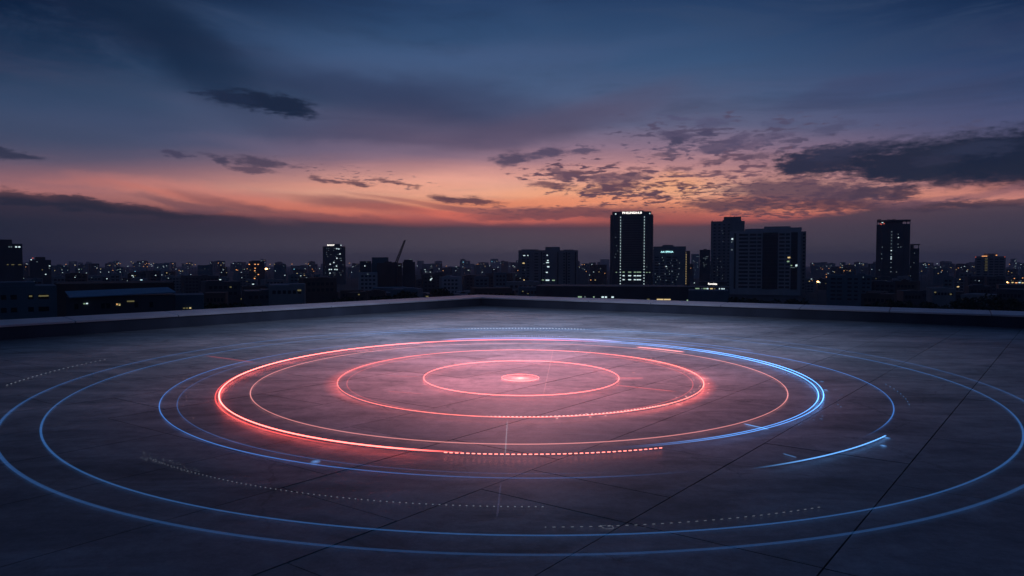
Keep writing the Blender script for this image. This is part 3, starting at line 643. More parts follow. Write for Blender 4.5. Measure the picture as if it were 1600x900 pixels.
# --- slab left of it with two wings
b = Bld('apartment_block', 'pale twin winged apartment block with a stair of white lit windows', 810, 903, 391, 700, 22, 'grey', blocks=((815, 841, 389.6, 'roof_block'), (852, 875, 385.8, 'lift_tower'), (881, 896, 390, 'roof_block')))
for x, w, h, k in ((819, 3, .9, 'lw'), ): pass
for x, y, w, h, k in ((819, 399.3, 3, 1.2, 'lw'), (824.7, 399.2, 1.5, 1.2, 'lw'), (818, 411.2, 3.2, 1.6, 'ly'), (855, 398.8, 1.8, 1.2, 'lw'), (856, 407, 2.2, 1.6, 'lw'), (855.5, 410.3, 4.5, 1.2, 'lw'), (856.6, 416.8, 3.4, 1.7, 'lw'), (854.4, 425.6, 2.8, 1.5, 'lw'),
                      (848, 437.5, 4, 1.2, 'lg'), (855.5, 437.8, 5.6, 1.8, 'lw'), (864.8, 438, 4.4, 1.5, 'lg'), (819.6, 452.5, 1.6, 1, 'ly'), (825, 451, 1.2, 1.2, 'lw'), (820, 437, 1, .8, 'dim'), (825, 436.8, 1, .8, 'dim'), (820, 422, 1, .8, 'dim'), (850, 412, 1.5, .8, 'dim')):
    b.lit(x, y, w, h, k)
for i in range(13):
    for x, w in ((818, 5), (825, 4), (838, 6), (850, 3), (881.5, 3), (889, 3.5)): pane(b.root, 'glass', b.X(x), b.Z(396.5 + i * 4.4), w * b.k, 1.9 * b.k, .02, 'window')
for x in (846, 871.5, 885, 899): 
    bm = bmesh.new(); box(bm, b.X(x - .9), b.X(x + .9), -.35, -.03, 0, b.top - 2); b.part('recess', bm, 'glass')

# --- low office with cyan sign and yellow light strip
b = Bld('office_block', 'grey office block with small cyan sign and a yellow light strip', 1020.5, 1071.5, 385, 760, 26, 'grey', blocks=((1035, 1052, 382.6, 'roof_block'),))
text(b.root, 'AA SPINA', b.X(1042), b.Z(393.6), 2.6, 'cyan', sx=1.25)
for i in range(11):
    for x, w in ((1026, 6), (1035, 6), (1044.5, 7), (1054, 6)): pane(b.root, 'glass', b.X(x), b.Z(402 + i * 4.3), w * b.k, 1.8 * b.k, .02, 'window')
rw = random.Random(3)
for _ in range(26): b.lit(rw.uniform(1023, 1062), rw.choice([402.3 + i * 4.3 for i in range(10)]), rw.choice((.8, 1.2)), rw.choice((1.2, 1.8)), 'dim')
for x, y in ((1041, 416.3), (1041, 438), (1030, 412)): b.lit(x, y, 2, 1, 'lw' if y == 416.3 else 'dim')
b = Bld('slim_tower', 'slim dark slab behind the yellow light strip beside the cyan sign office', 1071.8, 1078, 392, 790, 20, 'dark')
for i in range(14): b.lit(1071.5 - (.6 if i == 0 else 0), 394.2 + i * 3.75, 1.7, 1.7, 'ly', 'strip_light', yy=-.6)
b = Bld('far_tower', 'pale hazy tower with speckled windows in the gap right of the yellow strip', 1080, 1092.5, 397, 1500, 30, 'pale', cat='tower')
for _ in range(16): b.lit(rw.uniform(1081.5, 1091), rw.uniform(400, 440), rw.choice((.8, 1.4)), .8, 'dim')
b = Bld('narrow_tower', 'narrow near black tower with ladder windows left of the stepped high-rise', 1093, 1109.5, 390.2, 900, 20, 'dark', cat='tower', blocks=((1099, 1104, 389, 'roof_block'),))
for _ in range(14): b.lit(rw.uniform(1097, 1106), rw.choice([401 + i * 2.4 for i in range(7)]), 1.3, .7, 'dim')

# --- stepped high-rise
b = Bld('residential_tower', 'tallest of the grey apartment towers, with stepped dark top and masts', 1110, 1162.5, 345.5, 930, 40, 'grey', cat='tower', blocks=((1130, 1157, 338.7, 'penthouse'), (1128, 1145, 343.5, 'roof_block')))
b.mast(1140, 339, 333, .2); b.mast(1147, 339, 337.4, .3)
for i in range(20):
    y = 351 + i * 5
    for x in (1116, 1123.5, 1131, 1138): pane(b.root, 'glass', b.X(x), b.Z(y), 3. * b.k, 2.2 * b.k, .02, 'window')
for _ in range(12): b.lit(rw.choice((1126, 1127.5, 1121, 1129)), 360 + rw.randrange(18) * 4.4, .9, .9, 'dim')
for x in (1112, 1157): b.mast(x, 346, 344, .5, 'roof_tank')

# --- wide grid facade slab
b = Bld('grid_facade_block', 'widest grey high-rise with a grid of dark windows and three white lights', 1139, 1250, 360.5, 700, 22, 'pale', blocks=((1163, 1193, 357, 'roof_block'), (1193, 1234, 354, 'roof_block'), (1234, 1251, 356, 'roof_block')))
for i in range(15):
    y = 366.6 + i * 5.85
    for x0, x1 in ((1154, 1168), (1171, 1181), (1183, 1189), (1217, 1225), (1227, 1233)):
        pane(b.root, 'glass', b.X((x0 + x1) / 2), b.Z(y), (x1 - x0) * b.k, 3.3 * b.k, .0, 'window')
for x0, x1 in ((1191, 1215), (1235, 1245), (1146, 1149)):
    bm = bmesh.new(); box(bm, b.X(x0), b.X(x1), -.12, -.02, 6, b.Z(363.5)); b.part('balcony_recess', bm, 'glass')
    if x1 - x0 > 5:
        bm = bmesh.new()
        for i in range(15): z = b.Z(369.6 + i * 5.85); box(bm, b.X(x0 - .5), b.X(x1 + .5), -.9, -.14, z, z + .35)
        b.part('balcony_slab', bm, 'dark')
for x, y, w, h, k in ((1143, 372.8, 2.4, 2.2, 'lw'), (1142, 377.5, 1.8, 1.8, 'dim'), (1142.5, 390, 2.4, 2, 'dim'), (1232, 402.5, 3.6, 2, 'ly'), (1231, 408.5, 3.4, 2, 'lg'), (1236, 414.8, 2, 1.6, 'lg'), (1243.5, 415, 2.6, 3.4, 'lw'), (1238, 418, 6, .8, 'dim')):
    b.lit(x, y, w, h, k, yy=-.2)
b = Bld('side_wing', 'narrow grey wing joined at the right of the widest grid fronted high-rise', 1250.2, 1259, 361.5, 706, 20, 'grey')
for i in range(16): pane(b.root, 'glass', b.X(1255.6), b.Z(366 + i * 5.6), 3 * b.k, 2.8 * b.k, .0, 'window')

# --- podium with signs
b = Bld('podium_block', 'low dark podium with a lit white sign over a strip of shop lights', 1070, 1140, 448.5, 560, 30, 'dark')
for x, w, k in ((1090, 6, 'lg'), (1097, 1.5, 'dim'), (1102, 5, 'lg'), (1106, 2.5, 'lw'), (1112, 4, 'ly'), (1117, 2, 'dimy'), (1124.5, 1.6, 'lw'), (1128.5, 2.2, 'lw'), (1131.5, 1.6, 'lw')): b.lit(x, 451.2, w, 2.1, k, 'shop_light')
b2 = Bld('sign_block', 'dark block behind the podium carrying a small white lit sign', 1092, 1136, 440, 620, 20, 'dark')
text(b2.root, 'HOTEL'[:0] or 'Ronniesa', b2.X(1113.7), b2.Z(443.6), 2.3, 'sign', sx=.95)
b3 = Bld('flat_house', 'plain teal fronted flat roofed house in front of the podium', 1073, 1139, 454, 420, 24, 'teal')

# --- right tower with crown ring
b = Bld('crown_tower', 'dark rounded tower with open crown ring and a red light', 1368, 1421, 350, 800, 34, 'dark', cat='tower', cham=6)
bm = bmesh.new(); prism(bm, [(b.X(1369), 6), (b.X(1376), 1), (b.X(1413), 1), (b.X(1421.5), 6), (b.X(1421.5), 30), (b.X(1369), 30)], b.Z(345), b.Z(343.4)); b.part('crown_ring', bm, 'dark')
bm = bmesh.new(); box(bm, b.X(1374), b.X(1409), 6, 28, b.top - .02, b.Z(345)); b.part('lift_house', bm, 'dark')
for x in (1369, 1373, 1415, 1420.5): b.mast(x, 350, 344.5, .35, 'crown_post', yy=7.)
bm = bmesh.new()
for k in range(4): bar(bm, (b.X(1368.5 + k * 1.6), 8, b.Z(345)), (b.X(1370 + k * 1.4), 8, b.Z(341.2)), .22)
bar(bm, (b.X(1368), 8, b.Z(343)), (b.X(1375.5), 8, b.Z(341.5)), .3); b.part('roof_gantry', bm, 'steel')
bm = bmesh.new(); bar(bm, (b.X(1386), 12, b.Z(343.4)), (b.X(1398), 12, b.Z(341.6)), .3); bar(bm, (b.X(1384), 12, b.Z(341.8)), (b.X(1396), 12, b.Z(343)), .2); b.part('antenna_frame', bm, 'steel')
b.lit(1377.5, 347.3, 2.6, 1, 'lw', 'roof_lamp', yy=.5)
for x, y in ((1374.5, 349.4), (1380, 349), (1376.5, 350.4)): b.lit(x, y, 1.6, 1.4, 'lr', 'roof_lamp', yy=.6)
for i, y in enumerate((362, 367, 371.5, 376, 381, 387, 391.5, 397, 401.5, 404.5, 410, 418, 424.5)): b.lit(1392.2, y, 1.9, 1.3, 'lw' if y in (391.5, 401.5, 404.5) else 'dim')
for x, y, k in ((1402.5, 366, 'dim'), (1403, 371.3, 'lw'), (1402.5, 381.5, 'dim'), (1407, 386, 'dim'), (1403, 386.5, 'dim'), (1377, 396.7, 'dim'), (1378, 386, 'dim'), (1377.5, 404, 'dim'), (1401, 425, 'dim'), (1374, 422, 'dim')): b.lit(x, y, 1.5, 1.1, k)
for i in range(20):
    for x in (1371, 1377): pane(b.root, 'glass', b.X(x), b.Z(356 + i * 4.6), 3 * b.k, 1.5 * b.k, 5 if x == 1371 else 1.2, 'balcony')
b = Bld('tower_annex', 'lower dark annex with open roof frame beside the crowned tower', 1421.5, 1436, 388, 800, 26, 'dark', cat='tower')
bm = bmesh.new(); z0, z1 = b.top, b.Z(382.6)
for x in (1427, 1434.8):
    for y in (1, 20): bar(bm, (b.X(x), y, z0), (b.X(x), y, z1), .4)
box(bm, b.X(1421.5), b.X(1437), .5, 21, z1, z1 + 1); box(bm, b.X(1421.6), b.X(1426), 2, 20, z0 - .02, z1 + .01); b.part('roof_frame', bm, 'dark')
for x, y in ((1428.5, 395.5), (1428, 410.5), (1423, 417), (1423, 431), (1431, 440)): b.lit(x, y, 1.2, .9, 'dim')

# --- right small tower with warm roof lamps
b = Bld('ribbed_tower', 'ribbed grey tower with warm roof lamps near the right edge', 1523, 1571, 400.5, 900, 34, 'grey', cat='tower', blocks=((1537, 1558, 396.2, 'roof_block'),))
for x, y, w, k in ((1524, 401.6, 1.2, 'lr'), (1538, 400.2, 7, 'lo'), (1556.6, 398.8, 2, 'lo'), (1569.5, 401.5, .9, 'lr')): b.lit(x, y, w, 1, k, 'roof_lamp', yy=-.1)
for i in range(11):
    for x in (1529, 1540, 1549, 1557, 1565): pane(b.root, 'glass', b.X(x), b.Z(405 + i * 4), 5 * b.k, 1.7 * b.k, .02, 'window')
for i in range(9): b.lit(1541, 403.5 + i * 2.4, 3.5, .6, 'dimy')

# --- left tower with sign
b = Bld('speckled_tower', 'isolated dark tower left of the crane with white roof sign and scattered windows', 504.5, 540, 385, 1050, 34, 'dark', cat='tower', blocks=((511.5, 532, 381, 'roof_block'),), cham=3)
text(b.root, 'BARROP', b.X(517.2), b.Z(383.1), 2.9, 'sign', y=1.2, sx=1.)
b.mast(521.5, 381.2, 375.5, .25, yy=8.); b.lit(533, 383.2, 1.3, 1.5, 'lw', 'roof_lamp')
for x, y, k in ((526.5, 388.5, 'lw'), (529.6, 389, 'lw'), (531.4, 396.8, 'lw'), (526.5, 403.5, 'lw'), (532.5, 403.6, 'dim'), (533, 407, 'dim'), (521.7, 410.2, 'lw'), (516, 412.8, 'lw'), (525.8, 415.8, 'lw'), (514.5, 421, 'lw'), (517.5, 421, 'lw'), (523.3, 421, 'lw'), (526.4, 421.2, 'lw'), (515.5, 426.7, 'lw')):
    b.lit(x, y, 1.8, 1.5, k)
for _ in range(34): b.lit(rw.uniform(507, 537), 388 + rw.randrange(14) * 3.2, 1.2, .8, 'dim')
# --- left edge dark tower
b = Bld('edge_tower', 'black stepped tower at the left edge with two white windows', -30, 36, 380.5, 520, 26, 'dark', cat='tower', blocks=((-20, 20, 374, 'roof_block'),))
for x, w, k in ((15, 2, 'dim'), (18.5, 2, 'dim'), (26.2, 2.4, 'lw'), (31.2, 2.4, 'lw')): b.lit(x, 385.5, w, 2, k)
for x in (12, 19, 21, 30, 32.5): b.lit(x, 413.5, 2, 1.2, 'dimy')
b = Bld('stepped_block', 'dark stepped block with a red roof lamp beside the black edge tower', 46, 80, 406, 700, 30, 'dark', blocks=((55, 71, 401.5, 'roof_block'),))
for x, y, k in ((51.5, 403.4, 'lr'), (49, 405.8, 'lw'), (58, 409, 'dim'), (77.5, 415.5, 'lw'), (66, 421.5, 'dimy'), (71, 428.7, 'lw'), (77, 419, 'dim')): b.lit(x, y, 1.6, 1.3, k)

# --- crane cluster
b = Bld('block', 'dark block left of the crane, lowest of three', 562, 580, 408, 620, 20, 'dark'); b.lit(570, 415.5, 1.4, 1.5, 'lw'); b.lit(573, 409.4, 1.6, .8, 'dim')
b = Bld('block', 'plain tall box shaped block just left of the crane', 581, 607, 402, 640, 24, 'teal')
b = Bld('block', 'dark ragged block standing under the crane', 589, 628, 411, 590, 24, 'brown', blocks=((600, 612, 408.6, 'roof_block'),)); b.lit(624, 415, 3, .9, 'dim')
b = Bld('block', 'dark block with flat cap right of the crane', 629, 648.5, 409, 600, 24, 'dark', blocks=((631, 645, 405.8, 'roof_block'),)); b.lit(642, 405.4, 5, .6, 'dim'); b.lit(629, 417, 1, 1, 'dim')
cr = empty('tower_crane', at(619, HY, 585)); cr.location.z = GZ; tag(cr, 'luffing tower crane with raised lattice jib above the dark blocks', 'crane')
def lattice(bm, a, b, w, n, r):
    a = Vector(a); b = Vector(b); d = (b - a).normalized(); s = d.cross(Vector((0, 1, 0))).normalized(); u = Vector((0, 1, 0))
    cs = [s * w + u * w, -s * w + u * w, -s * w - u * w, s * w - u * w]
    for c in cs: bar(bm, a + c, b + c * .5, r)
    for i in range(n):
        f0, f1 = i / n, (i + 1) / n
        p0 = a.lerp(b, f0); p1 = a.lerp(b, f1); k0 = 1 - .5 * f0; k1 = 1 - .5 * f1
        for j in range(4): bar(bm, p0 + cs[j] * k0, p1 + cs[(j + 1) % 4] * k1, r * .6)
kz = 585 / F
zb = at(619, 411, 585).z - GZ; zt = at(633, 376, 585).z - GZ
bm = bmesh.new(); lattice(bm, (0, 0, zb), (13.6 * kz, 0, zt), .85, 14, .24); mesh('jib', bm, M['steel'], cr)
bm = bmesh.new(); bar(bm, (13.2 * kz, 0, zt - .6), (14.6 * kz, 0, zt + .4), .42); mesh('jib_head', bm, M['steel'], cr)
bm = bmesh.new(); lattice(bm, (0, 0, 0), (0, 0, zb), .9, 16, .2); mesh('mast', bm, M['steel'], cr)
bm = bmesh.new(); box(bm, -1.6, 1.4, -1, 1, zb - 2.2, zb + .2); mesh('cab', bm, M['dark'], cr)
bm = bmesh.new(); bar(bm, (-5, 0, zb), (0, 0, zb + .4), .6); box(bm, -6.5, -4, -.9, .9, zb - 1.6, zb + .5); mesh('counterweight', bm, M['dark'], cr)

# --- others with a look of their own
b = Bld('orange_window_block', 'brown block with columns of orange windows beside a bright orange lamp', 389, 413, 408, 900, 30, 'brown', blocks=((393, 406, 407.2, 'roof_block'),))
for x, y in ((386.5 + 3, 413), (398.5, 413), (403.3, 413), (398.5, 419), (398, 423), (403.5, 429), (397.5, 435)): b.lit(x, y, 2, 1.2, 'lo')
for x, y in ((399, 426), (398.6, 432), (391, 422)): b.lit(x, y, 2, 1, 'dimy')
b = Bld('green_lit_tower', 'small tapering tower lit with green windows under an orange top', 742, 753, 415, 1300, 14, 'dark', cat='tower', blocks=((744, 751, 412.4, 'roof_block'),))
b.lit(747.3, 413.6, 5, 1.6, 'lo', 'roof_lamp')
for i, y in enumerate((418, 420.6, 423.2, 425.8, 428.4, 431)):
    for x in (744.2, 747.3, 750.4): b.lit(x + (i % 2) * .4, y, 1.5, 1.2, 'lg')
b = Bld('balcony_block', 'pale hazy apartment block with rows of balconies low on the right', 1292, 1362, 430, 480, 24, 'teal', blocks=((1322, 1335, 424, 'roof_block'), (1340, 1352, 427, 'roof_block')))
for i in range(6):
    for x, w in ((1302, 7), (1312, 7), (1328, 6), (1338, 5), (1350, 4), (1357, 4)): pane(b.root, 'glass', b.X(x), b.Z(436 + i * 6.3), w * b.k, 2.6 * b.k, .0, 'window')
b.lit(1349, 433, .9, 2, 'dim')
b = Bld('white_house', 'nearest pale house at lower left with square dark windows', -60, 90, 447.5, 150, 16, 'teal', cat='house', blocks=((-40, 55, 441.5, 'roof_parapet'),))
for y in (464.5, 484.5):
    for x, w in ((4, 7), (20, 8), (47, 7) , (68, 14)):
        if y < 470 and x > 40: b.lit(x, y - 1, 4 if x == 47 else 13, 2.2, 'dimy')
        pane(b.root, 'glass', b.X(x), b.Z(y), w * b.k, 7.5 * b.k, .08, 'window')
b = Bld('long_shed', 'long dark shed with a sloping pale blue metal roof', 105, 276, 462, 135, 12, 'dark', cat='shed')
bm = bmesh.new(); k = b.k
v = [bm.verts.new(q) for q in ((b.X(111), -1.3, b.Z(462.3)), (b.X(277), -.4, b.Z(457.6)), (b.X(266), 5.2, b.Z(451.6) + .1), (b.X(101), 5, b.Z(455.5) + .1))]
w_ = [bm.verts.new(q.co + Vector((0, 0, -.18))) for q in v]
bm.faces.new(v); bm.faces.new(w_[::-1])
for i in range(4): bm.faces.new((w_[i], w_[(i + 1) % 4], v[(i + 1) % 4], v[i]))
b.part('roof', bm, 'blue_roof')
for x, y, w, h, q in ((132, 473, 2.6, 1.4, 'lg'), (135.8, 472.8, 2.4, 1.6, 'lw'), (183.5, 475.5, 6, 3.4, 'dimy'), (181.5, 475, 1.6, 1.4, 'lo'), (185.5, 476.5, 1.8, 1.4, 'ly'), (203, 471, 10, 2, 'dimy')): b.lit(x, y, w, h, q)
for x in (120, 160, 168, 212, 236): pane(b.root, 'glass', b.X(x), b.Z(477), 5 * b.k, 8 * b.k, 0, 'window')
b = Bld('flat_roof_hall', 'wide black flat roofed hall behind the blue roofed shed', 88, 275, 442.5, 200, 30, 'brown', cat='hall')
b = Bld('small_house', 'small teal house with two yellow lit windows right of the blue roof', 255, 318, 461, 150, 10, 'teal', cat='house')
for x, w in ((286.5, 3), (291, 3), (296, 2.6)): b.lit(x, 481.5, w, 1.6, 'ly' if x > 295 else 'dimy')
b = Bld('long_black_hall', 'long black hall with green and white lights just above the right parapet', 836, 1074, 447.5, 330, 30, 'dark', cat='hall')
for x, w, k in ((906, 6, 'lg'), (914, 2, 'dim'), (928, 2, 'lg'), (942, 3.5, 'lw'), (947, 3, 'lw'), (957.5, 3.5, 'lw')): b.lit(x, 464.3, w, 2.2, k)
for x, w in ((1013, 4), (1031, 10), (1042, 10)): b.lit(x, 467.3, w, 1.8, 'dimy' if x < 1020 else 'ly')
for x in (1072.5,): b.lit(x, 468.4, 2, 2, 'lg')

# --- the rest of the city, each building its own thing
LM = [(0, 'edge tower'), (62, 'stepped block'), (401, 'orange windowed block'), (522, 'speckled tower'), (619, 'crane'), (747, 'green lit tower'), (856, 'twin winged block'), (986, 'tall sign tower'),
      (1045, 'cyan sign office'), (1135, 'stepped high-rise'), (1200, 'grid high-rise'), (1327, 'balconied block'), (1395, 'crowned tower'), (1547, 'ribbed tower')]
rc = random.Random(77)
spec = []
def fits(x, w, d, lst, k=.55):
    return all(abs(x - a) > (w + b_) * k or abs(d - c) > 60 for a, b_, c in lst)
placed = []
rows = [('farthest', 110, (1900, 3600), (407, 412.2), (7, 18)), ('distant', 80, (1000, 1800), (410.5, 421), (9, 26)), ('middle', 66, (560, 950), (418, 437), (14, 40)), ('near', 40, (300, 520), (434, 462), (26, 62))]
for row, cnt, dr_, yr, wr in rows:
    made = 0; tries = 0
    while made < cnt and tries < 6000:
        tries += 1
        x = rc.uniform(-15, 1615); d = rc.uniform(*dr_); w = rc.uniform(*wr); y = yr[0] + (yr[1] - yr[0]) * rc.random() ** (.6)
        if row == 'farthest' and rc.random() < .12: y -= rc.uniform(1, 3.5)
        if row != 'near' and 1135 < x < 1262: continue
        if row in ('middle', 'near') and (1290 < x < 1365 or 836 < x < 1140 or 1095 < x < 1275 and row == 'near'): continue
        if row in ('distant', 'farthest', 'middle') and 950 < x < 1110 and rc.random() < .8: continue
        if row == 'near' and (x < 330 ): continue
        if row == 'middle' and x < 40: continue
        # rows are kept in depth order and never share ground
        if not all(abs(x / 1. - a) > (w + b_) * .52 or abs(d - c) > 45 for a, b_, c in placed): continue
        placed.append((x, w, d)); made += 1
        spec.append((row, x, w, y, d))
ORD = ['first', 'second', 'third', 'fourth', 'fifth', 'sixth', 'seventh', 'eighth', 'ninth', 'tenth', 'eleventh', 'twelfth', 'thirteenth', 'fourteenth', 'fifteenth', 'sixteenth', 'seventeenth', 'eighteenth', 'nineteenth', 'twentieth']
labs = {}
for row in ('farthest', 'distant', 'middle', 'near'):
    it = [s for s in spec if s[0] == row]
    by = {}
    for s in it:
        px, nm = min(LM, key=lambda q: abs(q[0] - s[1])); by.setdefault((nm, px <= s[1]), []).append((abs(px - s[1]), s))
    for (nm, rt), l in by.items():
        for i, (_, s) in enumerate(sorted(l, key=lambda q: q[0])): labs[s] = f"{ORD[min(i, 19)]} of the {row} row {'right' if rt else 'left'} of the {nm}"
for s in spec:
    row, x, w, y, d = s
    wall = rc.choice(('grey', 'dark', 'pale', 'brown', 'teal', 'grey', 'dark')) if row != 'near' else rc.choice(('dark', 'grey', 'teal', 'brown'))
    depth = rc.uniform(.5, 1.) * w * d / F + 4
    nb_ = rc.choice((0, 1, 1, 2)); blocks = []
    for _ in range(nb_):
        c = x + rc.uniform(-.3, .3) * w; q = rc.uniform(.1, .24) * w; blocks.append((c - q, c + q, y - rc.uniform(.8, 2.0) * (700 / max(d, 700)) ** .5, 'roof_block'))
    if len(blocks) == 2 and blocks[0][1] > blocks[1][0] and blocks[1][1] > blocks[0][0]: blocks = blocks[:1]
    size = 'slim' if w * d / F < 16 else 'wide' if w * d / F > 34 else 'plain'
    tonew = {'grey': 'grey', 'dark': 'dark', 'pale': 'pale', 'brown': 'brown', 'teal': 'bluish'}[wall]
    b = Bld('city_building', f"{size} {tonew} building, {labs[s]}", x - w / 2, x + w / 2, y, d, depth, wall, group='buildings of the city beyond the roof', blocks=blocks)
    b.root.rotation_euler.z += rc.uniform(-.25, .25)
    nl_ = rc.choice((1, 2, 3, 4, 5, 6)) if row in ('farthest', 'distant') else rc.choice((0, 0, 1, 2, 3, 4))
    if row == 'near': nl_ = rc.choice((0, 0, 0, 1, 2))
    fh = 3.4 / (d / F)
    for _ in range(nl_):
        key = rc.choice(('lw', 'lw', 'dim', 'dim', 'ly', 'lo', 'dimy', 'lg' if rc.random() < .3 else 'lw', 'lb' if rc.random() < .15 else 'dim'))
        sz = rc.uniform(.6, 1.35) * max(.8, d / 1700)
        o = b.lit(x + rc.uniform(-.4, .4) * w, y + rc.uniform(1.0, 8 if row != 'near' else 10), 1, 1, key if row != 'near' else 'dimy')
        o.scale = (sz * rc.choice((1, 1, 1.8)), 1, sz * .75)
    if row in ('middle', 'near'):
        nf = max(1, min(7, int((462 - y) / (fh * 1.1)))); nc = max(2, min(6, int(w / 6)))
        for i in range(nf):
            for j in range(nc):
                pane(b.root, 'glass', b.X(x - w * .42 + w * .84 * (j + .5) / nc), b.top - 3.2 - i * 3.3, w * b.k * .84 / nc * .6, 1.6, .03, 'window')
# warm street lamps between the buildings
def lampost(x, y, d, key, label, r=.5):
    p = at(x, y, d); root = empty('street_lamp', (p.x, p.y, GZ), -math.atan2(p.x, p.y)); tag(root, label, 'street lamp', 'street lamps in the city')
    hgt = p.z - GZ
    bm = bmesh.new(); bar(bm, (0, 0, 0), (0, 0, hgt), .12); bar(bm, (0, 0, hgt), (0, -1.2, hgt + .2), .08); mesh('pole', bm, M['steel'], root)
    bm = bmesh.new(); bmesh.ops.create_icosphere(bm, subdivisions=1, radius=r); 
    for v_ in bm.verts: v_.co = Vector((v_.co.x * 1.4, v_.co.y - 1.3, v_.co.z * .7 + hgt))
    mesh('lamp_head', bm, M[key], root)
M['flood'] = glowmat('flood_lamp', (1, .50, .16), 14.)
for a in [(416, 420, 560, 'flood', 'bright orange flood lamp right of the orange windowed block', .85), (1278, 440, 540, 'flood', 'bright orange flood lamp right of the widest high-rise', .7), (427, 450, 500, 'lw', 'single white lamp low below the bright orange flood lamp', .7),
          (1478, 440, 600, 'lo', 'orange lamp in the gap left of the ribbed tower', .8), (1574, 441, 640, 'flood', 'orange lamp just right of the ribbed tower', .5), (1526.5, 458, 480, 'ly', 'lone yellow lamp below the ribbed tower', .6), (1497, 448, 560, 'ly', 'yellow lamp low between crowned and ribbed towers', .8),
          (453, 477, 180, 'lg', 'small green lamp just above the left parapet', .28), (776, 454, 480, 'dim', 'dim white lamp above the roof corner', .8)]:
    lampost(*a)
for i, (x, y, k) in enumerate([(1575, 441.8, 'lo'), (1582, 441.4, 'ly'), (1588, 441.8, 'lo'), (1593, 441.5, 'lw'), (1598, 441.9, 'ly'), (1604, 441.6, 'lo')]):
    lampost(x, y, 700, k, f"{ORD[i]} from the left in the row of warm lamps at the right edge", .9)
LL = []
for i, (x, y, k) in enumerate([(111, 433, 'lo'), (115, 435.5, 'ly'), (205, 409, 'ly'), (183, 412.5, 'lo'), (208, 411, 'ly'), (229, 411.5, 'lo'), (233, 412, 'lo'), (240, 411.5, 'ly'), (270, 412, 'lo'), (292, 411.5, 'lo'), (305, 413.5, 'lo'), (332, 418.5, 'lo'), (354, 426, 'ly'), (233, 428, 'lo'), (212, 436, 'lo'), (377, 425.5, 'lw'), (422, 413, 'lo'), (429, 413, 'ly'), (916, 424, 'lo'),
         (936, 425, 'ly'), (945, 427, 'lo'), (1311, 430.5, 'lo'), (1494, 421.5, 'ly'), (1512, 421.5, 'ly'), (1500, 436.5, 'ly'), (1511, 436, 'lo'), (1576, 424, 'lo'), (1585, 435, 'lo'), (264, 418, 'ly'), (211, 424, 'lb'), (188, 431, 'lw'), (170, 425, 'lw'), (157, 425, 'lw'), (135, 426.5, 'lw'), (71, 428.8, 'lw'), (686, 420, 'lw'), (665, 425, 'lw'), (923, 437.5, 'lo'), (930, 437.5, 'ly'), (1085, 442, 'lw'), (275, 420.5, 'lw'), (346, 425.5, 'lw'), (445, 430, 'lw')]):
    px, nm = min(LM, key=lambda q: abs(q[0] - x)); side = 'right' if px <= x else 'left'
    hue = {'lo': 'orange', 'ly': 'yellow', 'lw': 'white', 'lb': 'blue'}[k]
    LL.append((hue, side, nm, abs(px - x), x, y, k))
rl = random.Random(12)
for lo_, hi_, cnt in ((85, 500, 46), (545, 808, 22), (905, 950, 8), (1262, 1365, 12), (1437, 1522, 10), (1572, 1600, 4)):
    for _ in range(cnt):
        x = rl.uniform(lo_, hi_); y = 411 + 24 * rl.random() ** 1.5; k = rl.choice(('lw', 'lw', 'lo', 'ly', 'lo', 'lw'))
        px, nm = min(LM, key=lambda q: abs(q[0] - x)); LL.append(({'lo': 'orange', 'ly': 'yellow', 'lw': 'white'}[k], 'right' if px <= x else 'left', nm, abs(px - x), x, y, k))
for hue, side, nm, q, x, y, k in LL:
    rank = sum(1 for a in LL if a[:3] == (hue, side, nm) and (a[3], a[5]) < (q, y))
    d = 1250 if y < 422 else 950 if y < 430 else 700
    lampost(x, y, d, k, f"{hue} street lamp, {ORD[rank]} of its colour {side} of the {nm}", .62 if d > 1000 else .5)

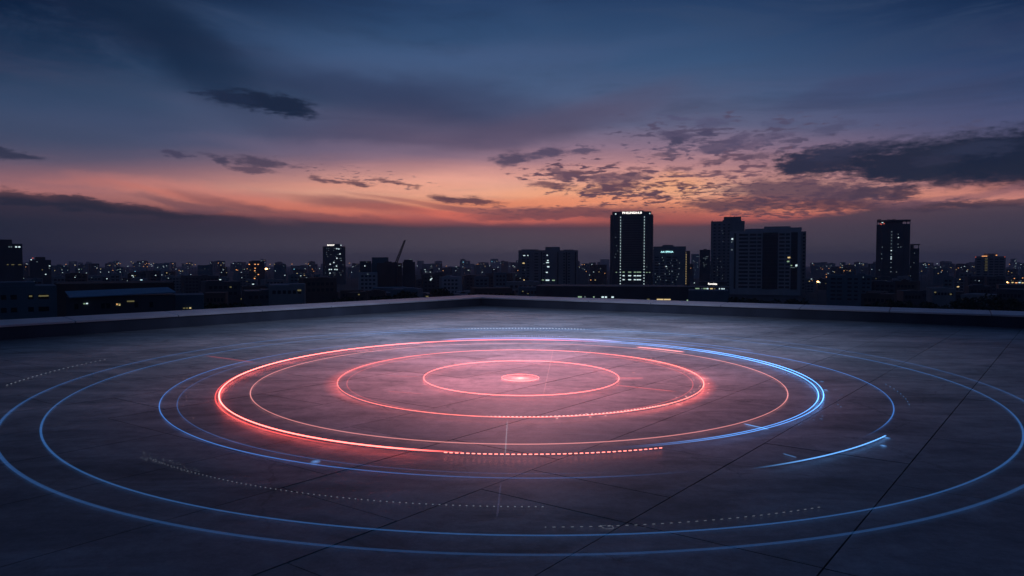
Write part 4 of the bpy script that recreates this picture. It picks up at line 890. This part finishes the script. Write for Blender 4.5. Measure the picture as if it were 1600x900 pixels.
# --- dark trees between the near buildings
def tree(seed, label, x, y, d, wpx):
    rt = random.Random(seed); p = at(x, y, d); Ht = p.z - GZ; rad = wpx * d / F / 2
    root = empty('tree', (p.x, p.y, GZ)); tag(root, label, 'tree', 'trees beyond the parapet')
    bm = bmesh.new(); th = Ht - rad * .9
    prev = None
    for k in range(5):
        z = th * k / 4 * 1.05; r = .45 * (1 - .14 * k); vs = [bm.verts.new((r * math.cos(a * 1.047) + .2 * math.sin(k), r * math.sin(a * 1.047), z)) for a in range(6)]
        if prev:
            for a in range(6): bm.faces.new((prev[a], prev[(a + 1) % 6], vs[(a + 1) % 6], vs[a]))
        prev = vs
    for k in range(5):
        a = k * 1.3 + rt.random(); bar(bm, (0, 0, th * .8), (rad * .6 * math.cos(a), rad * .6 * math.sin(a), th + rad * .4 * rt.random()), .13)
    mesh('trunk', bm, M['bark'], root)
    bm = bmesh.new(); cl = [(Vector((rt.uniform(-.7, .7), rt.uniform(-.7, .7), rt.uniform(-.5, .45))) * rad, rad * rt.uniform(.25, .45)) for _ in range(16)]
    for c, cr_ in cl:
        for _ in range(75):
            v = Vector((rt.gauss(0, 1), rt.gauss(0, 1), rt.gauss(0, 1))).normalized() * cr_ * rt.uniform(.6, 1.08) + c; v.z = v.z * .8 + Ht - rad * .75
            s_ = rt.uniform(.25, .6); q = Vector((rt.uniform(-1, 1), rt.uniform(-1, 1), rt.uniform(-1, 1))).normalized(); u = q.orthogonal().normalized() * s_; w2 = q.cross(u).normalized() * s_ * .7
            bm.faces.new([bm.verts.new(v + e) for e in (-u - w2, u - w2, u + w2, -u + w2)])
    mesh('crown', bm, M['leaf'], root)
for i, (x, y, d, w, lb) in enumerate([(640, 452, 260, 46, 'broad dark tree left of the roof corner above the parapet'), (598, 458, 240, 40, 'round dark tree below the crane above the left parapet'), (690, 448, 300, 40, 'dark tree just left of the roof corner'), (730, 452, 320, 34, 'dark tree directly behind the roof corner'),
        (790, 455, 300, 34, 'low dark tree between roof corner and twin winged block'), (1395, 466, 220, 60, 'wide mound shaped tree below the crowned tower'), (1360, 470, 210, 44, 'low tree left of the mound shaped tree'), (1455, 468, 240, 56, 'dark tree below the gap beside the crowned tower'), (1510, 462, 260, 60, 'large dark tree left below the ribbed tower'), (1565, 458, 280, 60, 'large dark tree below the ribbed tower at the right'), (1610, 460, 260, 56, 'dark tree cut by the right edge'),
        (1160, 462, 300, 40, 'dark tree below the stepped high-rise'), (1200, 464, 300, 46, 'dark tree below the middle of the widest high-rise'), (1250, 462, 320, 44, 'dark tree below the right end of the widest high-rise'), (380, 470, 200, 60, 'dark tree above the left parapet below the flood lamp'), (330, 472, 190, 50, 'dark tree right of the small lit house'), (470, 468, 230, 50, 'dark tree left below the isolated speckled tower'), (540, 462, 250, 44, 'dark tree right below the isolated speckled tower')]):
    tree(100 + i, lb, x, y, d, w)
